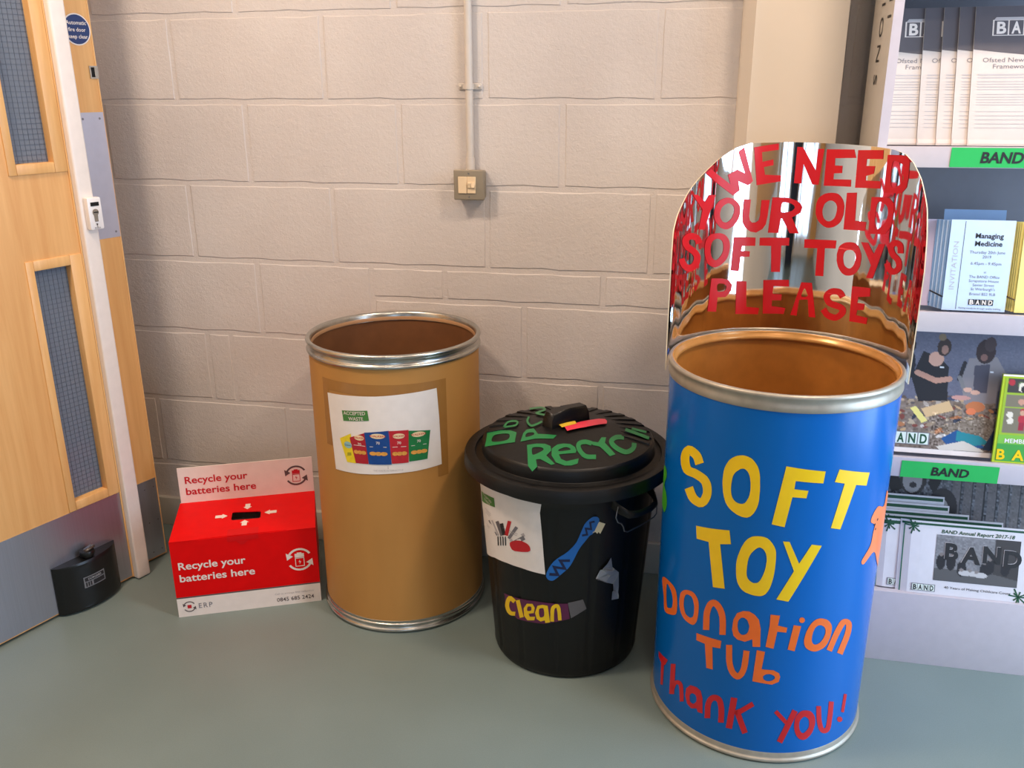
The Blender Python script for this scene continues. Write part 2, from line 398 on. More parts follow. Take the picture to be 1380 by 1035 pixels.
def photo(name, cv, surf, u0, v0, u1, v1, off, parent, curl=None):
    ny, nx = cv.ny, cv.nx; us = np.linspace(u0, u1, nx); vs = np.linspace(v1, v0, ny)
    V = [surf(a, b, off+(curl(i/(nx-1), 1-j/(ny-1)) if curl else 0)) for j, b in enumerate(vs) for i, a in enumerate(us)]
    F = [(j*nx+i, (j+1)*nx+i, (j+1)*nx+i+1, j*nx+i+1) for j in range(ny-1) for i in range(nx-1)]
    o = obj(name, V, F, M_PRINT, parent)
    lin = np.where(cv.a <= .04045, cv.a/12.92, ((cv.a+.055)/1.055)**2.4)
    at = o.data.color_attributes.new('Col', 'FLOAT_COLOR', 'POINT')
    at.data.foreach_set('color', np.concatenate([lin.reshape(-1, 3), np.ones((ny*nx, 1))], 1).ravel().astype(np.float32))
    return o
T = {
'soft_toy': [[[[(-334,1331),(-339,1339),(-343,1348),(-349,1357),(-358,1366),(-371,1372),(-386,1376),(-404,1378),(-431,1372),(-455,1352),(-468,1334),(-475,1317),(-478,1301),(-476,1286),(-472,1270),(-463,1256),(-449,1244),(-427,1241),(-406,1243),(-392,1245),(-380,1245),(-368,1244),(-354,1242),(-344,1239),(-338,1235),(-334,1228),(-330,1218),(-328,1207),(-328,1198),(-331,1188),(-335,1177),(-340,1169),(-343,1170),(-352,1171),(-359,1174),(-365,1179),(-371,1186),(-378,1197),(-385,1207),(-435,1172),(-427,1163),(-419,1153),(-409,1142),(-397,1134),(-381,1129),(-364,1127),(-345,1127),(-323,1136),(-306,1153),(-296,1171),(-289,1189),(-286,1206),(-286,1222),(-288,1239),(-293,1254),(-302,1267),(-314,1277),(-329,1282),(-344,1285),(-359,1287),(-376,1288),(-392,1286),(-401,1285),(-404,1286),(-408,1290),(-413,1300),(-416,1311),(-417,1321),(-416,1330),(-413,1337),(-411,1341),(-416,1336),(-421,1335),(-414,1334),(-404,1332),(-396,1329),(-391,1326),(-387,1320),(-383,1312),(-378,1303)]]],[[[(-177,1407),(-166,1410),(-154,1410),(-143,1408),(-132,1404),(-123,1397),(-114,1387),(-106,1376),(-100,1362),(-96,1347),(-93,1330),(-92,1312),(-90,1294),(-89,1274),(-89,1254),(-89,1233),(-91,1216),(-94,1201),(-99,1187),(-104,1175),(-110,1166),(-116,1158),(-123,1153),(-130,1149),(-139,1148),(-149,1148),(-160,1150),(-171,1153),(-182,1158),(-193,1164),(-203,1171),(-212,1180),(-220,1191),(-226,1204),(-231,1219),(-235,1235),(-238,1252),(-240,1269),(-241,1288),(-240,1307),(-239,1324),(-236,1339),(-231,1353),(-225,1366),(-218,1378),(-209,1388),(-199,1396),(-188,1403)],[(-164,1354),(-157,1355),(-150,1353),(-144,1348),(-139,1342),(-135,1334),(-131,1323),(-129,1312),(-127,1300),(-126,1287),(-125,1273),(-126,1260),(-127,1248),(-130,1236),(-134,1226),(-138,1217),(-143,1210),(-150,1205),(-158,1203),(-166,1203),(-173,1204),(-180,1207),(-187,1212),(-193,1219),(-197,1227),(-200,1237),(-202,1249),(-203,1262),(-203,1275),(-202,1287),(-201,1300),(-199,1312),(-195,1323),(-189,1333),(-180,1342),(-172,1350)]]],[[[(0,1390),(151,1371),(147,1321),(40,1331),(38,1296),(92,1291),(87,1259),(34,1262),(16,1131),(-33,1138)]]],[[[(208,1375),(364,1334),(355,1280),(296,1296),(245,1112),(201,1124),(239,1311),(194,1323)]]],[[[(-352,1039),(-195,1075),(-184,1016),(-230,1001),(-195,806),(-247,794),(-283,992),(-344,982)]]],[[[(-89,1076),(-79,1078),(-67,1079),(-55,1078),(-45,1075),(-35,1068),(-26,1058),(-18,1047),(-12,1036),(-8,1026),(-6,1016),(-5,1004),(-4,990),(-4,970),(-4,946),(-5,922),(-7,901),(-10,882),(-13,866),(-17,851),(-22,839),(-27,829),(-32,822),(-39,816),(-46,812),(-55,810),(-65,809),(-75,809),(-85,810),(-95,812),(-106,814),(-116,818),(-125,824),(-133,832),(-140,843),(-146,855),(-150,870),(-153,889),(-155,910),(-156,932),(-155,952),(-152,972),(-147,992),(-142,1010),(-136,1026),(-131,1038),(-126,1047),(-120,1055),(-114,1062),(-108,1067),(-103,1071),(-96,1074)],[(-76,1027),(-69,1030),(-63,1028),(-57,1025),(-52,1020),(-48,1014),(-44,1006),(-41,996),(-39,985),(-38,973),(-39,958),(-40,944),(-42,930),(-45,916),(-49,902),(-53,889),(-58,879),(-63,872),(-69,868),(-75,866),(-81,865),(-87,867),(-94,870),(-101,876),(-106,882),(-109,890),(-111,899),(-112,910),(-112,922),(-112,937),(-111,954),(-109,971),(-105,986),(-99,999),(-91,1011),(-83,1021)]]],[[[(16,1068),(41,1068),(87,972),(129,1057),(171,1049),(61,798),(13,805),(70,938)]]]],
'donation_tub': [[[[(-595,661),(-578,674),(-554,683),(-531,687),(-511,689),(-495,690),(-480,689),(-467,685),(-456,679),(-449,669),(-444,656),(-440,642),(-438,629),(-436,614),(-436,598),(-436,583),(-439,570),(-443,561),(-450,554),(-458,549),(-468,543),(-483,536),(-502,527),(-522,520),(-540,519),(-550,528),(-556,545),(-559,565),(-564,584),(-574,604),(-587,624),(-597,644)],[(-537,659),(-529,666),(-518,666),(-505,661),(-496,656),(-488,650),(-482,642),(-477,633),(-473,623),(-471,613),(-471,601),(-472,590),(-474,580),(-479,573),(-485,567),(-493,563),(-499,560),(-506,556),(-513,553),(-519,554),(-524,562),(-530,582),(-535,610),(-538,639)]]],[[[(-383,717),(-374,721),(-362,724),(-351,726),(-341,725),(-332,721),(-324,714),(-317,706),(-312,695),(-309,680),(-308,663),(-308,645),(-309,630),(-310,617),(-312,606),(-314,596),(-318,588),(-322,580),(-327,574),(-334,569),(-341,567),(-352,566),(-364,567),(-377,569),(-388,573),(-397,579),(-406,588),(-413,598),(-418,609),(-422,623),(-423,639),(-423,655),(-421,668),(-420,678),(-417,685),(-413,691),(-408,698),(-403,703),(-398,708),(-391,713)],[(-375,699),(-368,701),(-360,702),(-352,701),(-346,697),(-341,689),(-337,679),(-333,667),(-331,656),(-331,645),(-331,633),(-332,622),(-334,613),(-337,607),(-342,602),(-347,598),(-353,596),(-359,596),(-367,597),(-374,599),(-381,604),(-385,611),(-389,621),(-392,631),(-394,642),(-394,652),(-394,663),(-392,673),(-390,681),(-387,688),(-384,693),(-380,696)]]],[[[(-249,585),(-250,607),(-251,630),(-252,651),(-251,668),(-248,683),(-245,695),(-241,703),(-239,706),(-235,706),(-230,703),(-224,697),(-218,689),(-213,678),(-208,664),(-206,648),(-204,627),(-203,604),(-202,582),(-175,591),(-176,614),(-177,637),(-179,659),(-182,679),(-187,696),(-194,711),(-202,722),(-210,730),(-219,736),(-230,739),(-243,736),(-256,726),(-266,712),(-272,697),(-277,680),(-281,661),(-282,640),(-281,617),(-280,594),(-279,572)]]],[[[(-111,727),(-87,731),(-65,721),(-46,700),(-36,659),(-31,573),(-61,568),(-65,603),(-94,584),(-125,586),(-142,599),(-150,626),(-148,674),(-135,710)],[(-109,696),(-104,696),(-100,694),(-95,691),(-91,687),(-88,681),(-85,673),(-82,665),(-81,657),(-82,649),(-83,640),(-85,632),(-88,626),(-92,621),(-96,618),(-101,615),(-106,614),(-110,614),(-114,616),(-118,619),(-122,624),(-125,631),(-127,640),(-129,649),(-129,658),(-129,666),(-128,673),(-126,680),(-123,685),(-120,689),(-117,693),(-113,695)]]],[[[(-3,732),(34,731),(30,684),(68,676),(66,653),(30,655),(22,572),(-10,577),(-2,679)]]],[[[(93,689),(124,683),(108,564),(79,572)]],[[(137,711),(136,705),(132,700),(126,698),(120,700),(115,705),(113,712),(114,719),(118,724),(123,725),(129,723),(134,718)]]],[[[(202,713),(212,711),(223,707),(234,702),(243,695),(251,687),(257,678),(262,669),(265,658),(266,646),(266,633),(264,620),(262,608),(258,597),(254,586),(248,577),(241,569),(232,563),(221,559),(211,556),(200,555),(190,556),(179,560),(170,565),(162,571),(155,577),(150,585),(146,595),(144,605),(143,616),(144,629),(146,642),(149,655),(153,667),(158,679),(164,690),(171,699),(178,705),(185,710),(194,712)],[(206,680),(212,679),(218,675),(224,671),(229,666),(232,659),(235,652),(236,643),(236,635),(234,627),(231,618),(227,609),(222,602),(217,596),(210,592),(203,589),(196,588),(191,590),(185,593),(181,599),(178,605),(176,613),(176,622),(176,632),(177,641),(178,650),(181,658),(183,666),(187,672),(191,676),(196,679),(201,680)]]],[[[(281,536),(287,554),(294,572),(300,589),(307,604),(315,620),(323,634),(330,645),(336,650),(340,651),(343,649),(345,643),(346,633),(345,619),(342,604),(336,586),(328,566),(319,544),(311,523),(346,500),(355,521),(364,542),(374,563),(380,581),(384,598),(385,615),(384,630),(378,646),(364,663),(345,676),(326,682),(311,680),(300,670),(292,656),(284,641),(277,625),(270,608),(264,590),(258,572),(252,554)]]],[[[(-310,541),(-191,556),(-193,518),(-229,510),(-219,401),(-249,395),(-265,509),(-309,506)]]],[[[(-169,545),(-168,523),(-166,501),(-165,480),(-162,461),(-158,445),(-154,431),(-148,419),(-142,409),(-134,401),(-125,395),(-113,392),(-101,397),(-91,409),(-84,422),(-79,438),(-75,456),(-73,476),(-72,499),(-72,522),(-71,544),(-96,542),(-96,519),(-97,496),(-98,475),(-99,458),(-102,444),(-106,433),(-110,425),(-113,424),(-117,427),(-122,432),(-126,439),(-130,448),(-134,460),(-137,473),(-139,490),(-141,510),(-142,532),(-144,553)]]],[[[(-43,555),(-10,553),(-17,467),(31,468),(55,455),(61,437),(57,413),(31,397),(-49,401)],[(-6,437),(-2,441),(4,445),(11,447),(17,448),(23,447),(30,444),(36,441),(39,437),(41,433),(40,429),(38,425),(35,422),(31,418),(25,415),(20,413),(14,412),(9,412),(3,414),(-1,416),(-5,419),(-7,423),(-8,428),(-8,433)]]]],
'thank_you': [[[[(-588,273),(-483,297),(-505,255),(-516,247),(-518,136),(-543,122),(-549,238),(-588,244)]]],[[[(-457,294),(-455,133),(-419,157),(-422,316)]],[[(-422,176),(-417,190),(-413,203),(-409,214),(-407,218),(-404,220),(-399,223),(-395,224),(-391,221),(-387,210),(-384,190),(-381,166),(-378,144),(-355,160),(-357,182),(-360,206),(-363,227),(-368,243),(-379,250),(-394,247),(-409,238),(-423,225),(-433,209),(-439,194),(-444,179),(-449,165)]]],[[[(-323,266),(-290,274),(-268,267),(-256,233),(-251,157),(-275,152),(-282,167),(-310,151),(-334,161),(-348,196),(-345,236)],[(-310,231),(-305,233),(-300,233),(-295,233),(-291,230),(-288,226),(-286,219),(-285,212),(-285,206),(-287,199),(-291,192),(-295,186),(-300,181),(-304,179),(-309,179),(-314,180),(-318,182),(-321,188),(-322,196),(-323,204),(-323,212),(-321,218),(-318,223),(-314,228)]]],[[[(-213,152),(-214,172),(-215,192),(-215,209),(-214,223),(-212,233),(-208,241),(-205,247),(-202,249),(-200,251),(-196,252),(-192,251),(-189,249),(-186,245),(-184,237),(-181,227),(-179,215),(-178,200),(-177,183),(-177,165),(-176,147),(-151,156),(-152,174),(-152,192),(-153,211),(-154,227),(-157,241),(-160,254),(-164,266),(-170,275),(-179,281),(-190,283),(-201,280),(-212,274),(-222,263),(-230,250),(-236,235),(-240,218),(-242,199),(-241,179),(-240,159),(-240,139)]]],[[[(-130,296),(-141,134),(-114,138),(-103,300)]],[[(-43,299),(-113,225),(-101,207),(-31,280)]],[[(-113,232),(-69,125),(-48,141),(-92,249)]]],[[[(52,257),(105,197),(116,211),(63,272)]],[[(128,275),(76,113),(99,100),(152,260)]]],[[[(184,264),(192,263),(201,260),(210,256),(217,249),(224,241),(231,230),(236,218),(239,206),(241,191),(240,174),(237,158),(233,145),(227,133),(219,123),(210,115),(201,111),(192,110),(184,113),(175,117),(168,124),(162,132),(156,142),(151,154),(147,167),(144,182),(143,199),(143,215),(144,229),(147,239),(151,247),(156,253),(161,258),(166,262),(172,264),(178,265)],[(188,232),(192,229),(198,225),(203,219),(207,213),(210,204),(212,193),(213,182),(212,173),(208,164),(202,156),(196,149),(190,146),(185,147),(179,151),(175,157),(171,164),(168,173),(166,184),(165,195),(165,204),(166,211),(168,217),(171,222),(175,226),(177,229),(181,231),(184,232)]]],[[[(236,276),(239,255),(242,234),(245,213),(249,194),(254,176),(260,160),(267,145),(277,131),(291,120),(306,115),(319,116),(329,124),(333,137),(334,153),(334,171),(334,189),(334,208),(333,228),(332,249),(331,269),(301,282),(302,262),(303,241),(304,222),(304,204),(304,186),(304,168),(303,155),(301,147),(298,144),(295,144),(292,145),(289,150),(284,160),(279,174),(274,190),(270,208),(267,228),(264,249),(260,270)]]],[[[(394,284),(390,192),(414,177),(419,269)]],[[(410,143),(408,136),(401,135),(391,138),(380,145),(372,154),(368,163),(369,169),(375,172),(385,169),(396,162),(405,152)]]]],
'bear': [[[[(431,1133),(437,1140),(446,1147),(456,1152),(467,1155),(483,1151),(502,1142),(524,1132),(543,1130),(553,1141),(555,1163),(556,1184),(562,1192),(577,1183),(606,1161),(636,1131),(635,1109),(635,1081),(634,1046),(633,1008),(633,971),(632,933),(632,892),(631,855),(631,826),(632,807),(633,796),(634,790),(635,787),(636,794),(599,823),(571,848),(548,873),(528,900),(510,924),(491,938),(469,939),(446,930),(426,919),(411,912),(401,913),(394,918),(390,925),(390,934),(398,944),(413,957),(429,971),(442,984),(449,998),(451,1014),(452,1029),(454,1042),(456,1052),(459,1060),(461,1067),(458,1075),(450,1082),(438,1089),(427,1095),(420,1102),(419,1109),(421,1118),(425,1126)]]]],
'green': [[[[(-730,1142),(-731,1151),(-731,1153),(-673,1178),(-652,1183),(-638,1182),(-627,1175),(-619,1166),(-617,1155),(-622,1141),(-635,1124),(-649,1107),(-656,1093),(-647,1085),(-632,1082),(-618,1078),(-608,1071),(-600,1060),(-594,1048),(-591,1036),(-591,1023),(-596,1009),(-606,992),(-618,978),(-631,969),(-644,968),(-661,972),(-681,977),(-714,974),(-731,977),(-731,988),(-730,1000),(-730,1011),(-730,1022),(-731,1032),(-731,1043),(-731,1057),(-731,1078),(-731,1103),(-730,1126)]]]],
'sheet': [[[[(-396,2428),(-283,2357),(-299,2398),(-251,2420),(-211,2402),(-253,2497),(-225,2515),(-170,2367),(-192,2348),(-242,2368),(-231,2328),(-264,2306),(-429,2412)]]],[[[(-177,2514),(-67,2530),(-65,2503),(-139,2493),(-133,2451),(-85,2461),(-82,2436),(-125,2428),(-117,2394),(-45,2391),(-44,2365),(-151,2348)]]],[[[(-515,2327),(-472,2322),(-422,2286),(-398,2316),(-358,2313),(-415,2164),(-454,2168),(-436,2256)]]],[[[(-288,2298),(-277,2296),(-266,2293),(-256,2289),(-247,2283),(-239,2276),(-231,2267),(-225,2258),(-222,2247),(-221,2236),(-221,2223),(-224,2211),(-227,2200),(-233,2190),(-240,2181),(-248,2172),(-257,2166),(-265,2161),(-274,2158),(-282,2156),(-292,2156),(-301,2158),(-312,2162),(-322,2168),(-331,2175),(-339,2183),(-346,2191),(-353,2201),(-357,2212),(-360,2223),(-361,2236),(-360,2248),(-357,2259),(-353,2268),(-346,2276),(-338,2284),(-330,2289),(-320,2293),(-310,2296),(-299,2298)],[(-283,2273),(-277,2271),(-270,2268),(-264,2264),(-260,2260),(-256,2255),(-254,2249),(-253,2242),(-253,2236),(-254,2228),(-256,2220),(-259,2212),(-262,2206),(-267,2200),(-274,2194),(-280,2190),(-286,2187),(-293,2187),(-299,2188),(-305,2190),(-311,2193),(-315,2198),(-320,2204),(-324,2211),(-326,2218),(-327,2225),(-327,2233),(-325,2241),(-323,2248),(-320,2254),(-316,2259),(-311,2263),(-306,2266),(-301,2269),(-295,2271),(-289,2273)]]],[[[(-207,2288),(-173,2285),(-175,2211),(-170,2191),(-158,2180),(-142,2181),(-129,2190),(-124,2210),(-123,2282),(-86,2282),(-89,2210),(-94,2173),(-108,2151),(-136,2135),(-163,2140),(-188,2157),(-204,2181),(-209,2212)]]],[[[(-74,2294),(-6,2293),(33,2281),(52,2267),(60,2252),(55,2228),(19,2205),(56,2134),(15,2134),(-23,2200),(-29,2199),(-34,2133),(-81,2134)],[(-29,2269),(-25,2272),(-20,2273),(-14,2272),(-8,2271),(-3,2270),(2,2270),(7,2269),(11,2267),(16,2264),(21,2261),(24,2257),(27,2253),(27,2249),(26,2245),(23,2241),(20,2238),(17,2235),(12,2233),(6,2231),(0,2229),(-7,2228),(-16,2226),(-24,2226),(-30,2229),(-32,2237),(-32,2249),(-31,2261)]]]],
's2': [[[[(14,2516),(38,2515),(102,2416),(102,2509),(129,2509),(120,2354),(93,2354),(47,2443),(46,2357),(14,2358)]]],[[[(140,2508),(257,2511),(269,2476),(179,2471),(181,2440),(214,2440),(215,2409),(180,2406),(181,2381),(258,2383),(260,2353),(142,2351)]]],[[[(274,2509),(390,2515),(393,2478),(317,2474),(317,2445),(359,2447),(356,2415),(321,2403),(322,2384),(397,2387),(398,2356),(279,2350)]]],[[[(414,2497),(490,2500),(521,2497),(536,2481),(542,2409),(538,2374),(512,2348),(418,2339)],[(444,2467),(451,2474),(462,2474),(474,2471),(484,2468),(492,2466),(500,2463),(506,2459),(511,2454),(514,2446),(516,2436),(516,2425),(515,2415),(512,2405),(507,2396),(501,2387),(494,2380),(484,2374),(471,2368),(460,2366),(451,2372),(446,2391),(443,2419),(442,2448)]]],[[[(171,2321),(180,2322),(190,2322),(200,2321),(209,2318),(217,2312),(225,2304),(232,2294),(237,2283),(241,2270),(242,2255),(242,2240),(241,2227),(238,2215),(235,2205),(230,2195),(223,2187),(215,2180),(205,2173),(193,2169),(183,2167),(172,2168),(162,2172),(152,2179),(143,2186),(136,2194),(129,2204),(124,2216),(120,2228),(119,2242),(118,2257),(119,2273),(122,2285),(126,2294),(131,2302),(138,2308),(144,2312),(151,2316),(157,2318),(164,2320)],[(179,2288),(185,2288),(191,2286),(197,2282),(202,2278),(205,2273),(208,2267),(210,2260),(210,2253),(210,2243),(209,2233),(207,2223),(204,2214),(199,2207),(193,2202),(186,2197),(180,2196),(174,2196),(168,2199),(162,2203),(157,2208),(154,2215),(151,2222),(149,2231),(148,2239),(148,2248),(150,2257),(152,2265),(155,2273),(160,2278),(166,2283),(173,2287)]]],[[[(246,2326),(290,2330),(296,2209),(349,2208),(347,2169),(249,2166)]]],[[[(360,2317),(429,2323),(454,2320),(478,2301),(483,2270),(479,2207),(453,2169),(364,2159)],[(392,2293),(399,2301),(410,2302),(421,2298),(430,2295),(437,2292),(442,2288),(447,2282),(450,2275),(452,2267),(453,2256),(453,2245),(451,2235),(447,2225),(442,2216),(435,2207),(428,2200),(420,2192),(410,2185),(401,2182),(394,2187),(391,2208),(389,2239),(389,2271)]]]],
's3': [[[[(-422,2107),(-426,2113),(-429,2120),(-435,2130),(-446,2139),(-460,2147),(-477,2153),(-495,2158),(-516,2161),(-537,2161),(-558,2158),(-578,2154),(-595,2147),(-600,2136),(-595,2124),(-584,2113),(-568,2101),(-547,2089),(-526,2080),(-509,2072),(-497,2066),(-488,2060),(-481,2054),(-478,2050),(-476,2046),(-475,2041),(-477,2034),(-481,2027),(-485,2023),(-490,2020),(-497,2018),(-505,2017),(-509,2017),(-513,2018),(-521,2021),(-531,2026),(-538,2031),(-543,2035),(-548,2041),(-553,2049),(-559,2057),(-629,2060),(-621,2051),(-614,2042),(-603,2032),(-588,2020),(-569,2010),(-550,2000),(-528,1992),(-506,1986),(-486,1985),(-469,1988),(-454,1993),(-443,2000),(-435,2009),(-430,2020),(-428,2031),(-428,2043),(-434,2055),(-443,2065),(-453,2074),(-465,2083),(-481,2092),(-499,2101),(-514,2108),(-522,2113),(-527,2117),(-531,2122),(-532,2126),(-523,2129),(-514,2130),(-507,2131),(-500,2130),(-491,2127),(-482,2124),(-477,2122),(-473,2116),(-470,2110),(-466,2103)]]],[[[(-339,2141),(-328,2141),(-316,2140),(-305,2137),(-295,2133),(-286,2127),(-278,2119),(-271,2110),(-266,2100),(-263,2090),(-261,2079),(-261,2067),(-262,2056),(-264,2044),(-267,2033),(-272,2022),(-280,2012),(-290,2003),(-303,1994),(-317,1988),(-331,1985),(-344,1986),(-357,1992),(-369,1999),(-379,2007),(-387,2017),(-394,2029),(-399,2042),(-403,2054),(-405,2068),(-406,2082),(-405,2095),(-403,2107),(-399,2116),(-393,2124),(-386,2130),(-378,2135),(-370,2139),(-360,2141),(-349,2141)],[(-328,2116),(-323,2114),(-316,2112),(-311,2109),(-306,2105),(-302,2099),(-299,2092),(-297,2084),(-296,2076),(-296,2068),(-296,2060),(-298,2052),(-301,2045),(-306,2037),(-313,2029),(-321,2022),(-328,2018),(-335,2018),(-342,2021),(-349,2026),(-355,2032),(-359,2038),(-362,2046),(-365,2055),(-366,2064),(-367,2073),(-367,2082),(-365,2091),(-363,2099),(-360,2104),(-357,2108),(-352,2111),(-348,2113),(-343,2115),(-338,2116),(-333,2116)]]],[[[(-243,2119),(-136,2112),(-135,2074),(-198,2075),(-201,2053),(-158,2049),(-158,2024),(-202,2025),(-205,1958),(-248,1963)]]],[[[(-116,2111),(17,2112),(18,2077),(-16,2076),(-11,1953),(-51,1952),(-61,2073),(-115,2075)]]],[[[(-350,1935),(-288,1929),(-254,1920),(-235,1896),(-237,1868),(-265,1840),(-308,1842),(-311,1773),(-361,1781)],[(-313,1904),(-307,1907),(-298,1907),(-289,1905),(-281,1904),(-275,1901),(-271,1898),(-267,1895),(-264,1891),(-264,1886),(-264,1881),(-266,1877),(-268,1873),(-272,1870),(-277,1868),(-283,1867),(-289,1867),(-295,1867),(-301,1867),(-307,1869),(-312,1872),(-314,1879),(-316,1888),(-316,1898)]]],[[[(-214,1913),(-163,1908),(-154,1786),(-92,1780),(-95,1749),(-206,1754)]]],[[[(-83,1913),(32,1917),(35,1886),(-34,1885),(-36,1848),(6,1847),(6,1819),(-35,1818),(-35,1790),(28,1783),(23,1754),(-73,1753)]]]],
's4': [[[[(83,2109),(223,2114),(223,2078),(176,2075),(182,1947),(146,1946),(143,2072),(85,2070)]]],[[[(278,2112),(287,2113),(297,2113),(307,2111),(316,2107),(324,2100),(331,2090),(337,2079),(342,2068),(345,2055),(346,2041),(345,2028),(344,2015),(340,2004),(335,1993),(329,1983),(323,1976),(315,1970),(306,1966),(297,1964),(288,1963),(280,1964),(272,1967),(264,1972),(257,1979),(250,1988),(243,1999),(238,2012),(234,2025),(233,2039),(232,2053),(234,2067),(236,2079),(238,2087),(242,2093),(247,2098),(252,2102),(258,2106),(264,2109),(271,2111)],[(285,2078),(290,2079),(295,2079),(300,2078),(305,2076),(309,2072),(313,2068),(316,2062),(318,2055),(319,2046),(318,2036),(317,2027),(315,2018),(312,2011),(307,2004),(302,1999),(297,1996),(291,1996),(285,1997),(279,2001),(273,2005),(269,2012),(266,2020),(264,2029),(262,2038),(262,2046),(262,2054),(264,2062),(266,2067),(270,2072),(274,2075),(280,2077)]]],[[[(335,2119),(369,2121),(405,2077),(425,2124),(459,2129),(415,1970),(381,1967),(398,2026)]]],[[[(574,2107),(573,2115),(572,2123),(569,2133),(564,2142),(554,2149),(542,2153),(529,2155),(515,2155),(503,2151),(492,2145),(483,2137),(477,2127),(477,2116),(479,2106),(484,2096),(491,2087),(502,2079),(515,2073),(525,2068),(531,2064),(534,2059),(537,2053),(538,2047),(538,2044),(536,2041),(532,2037),(527,2034),(525,2033),(520,2033),(515,2035),(511,2037),(508,2039),(506,2043),(502,2049),(499,2056),(468,2044),(471,2038),(474,2031),(479,2024),(486,2017),(495,2012),(506,2009),(519,2007),(533,2009),(546,2014),(558,2022),(568,2031),(575,2041),(576,2051),(574,2062),(570,2071),(562,2081),(550,2089),(536,2094),(526,2099),(519,2104),(515,2109),(512,2115),(510,2121),(510,2124),(514,2128),(518,2130),(521,2130),(525,2130),(529,2128),(531,2126),(533,2124),(534,2117),(535,2109),(537,2101)]]],[[[(88,1910),(135,1911),(167,1751),(137,1750),(124,1832),(86,1827),(82,1751),(53,1752)],[(105,1882),(108,1881),(111,1876),(115,1869),(117,1863),(120,1858),(122,1854),(122,1850),(121,1847),(115,1844),(107,1842),(99,1842),(94,1845),(94,1853),(97,1864),(101,1876)]]],[[[(293,1871),(289,1877),(285,1883),(278,1891),(268,1897),(257,1899),(245,1899),(234,1898),(223,1895),(213,1889),(204,1881),(197,1871),(193,1859),(194,1847),(199,1835),(206,1824),(216,1815),(231,1809),(247,1806),(261,1804),(269,1802),(273,1799),(272,1794),(267,1787),(261,1781),(256,1778),(251,1777),(244,1778),(236,1780),(230,1782),(225,1785),(220,1790),(215,1797),(209,1805),(187,1785),(193,1778),(199,1771),(206,1762),(216,1756),(227,1751),(239,1749),(252,1748),(266,1751),(278,1759),(289,1769),(297,1780),(303,1791),(304,1803),(300,1814),(292,1822),(282,1828),(268,1832),(253,1835),(239,1837),(232,1840),(227,1844),(224,1849),(222,1854),(222,1857),(225,1862),(229,1866),(233,1868),(239,1870),(246,1871),(253,1870),(257,1869),(261,1865),(265,1860),(269,1854)]]],[[[(318,1919),(410,1926),(413,1889),(354,1876),(352,1848),(390,1851),(388,1823),(356,1816),(354,1792),(414,1792),(412,1763),(324,1758)]]]],
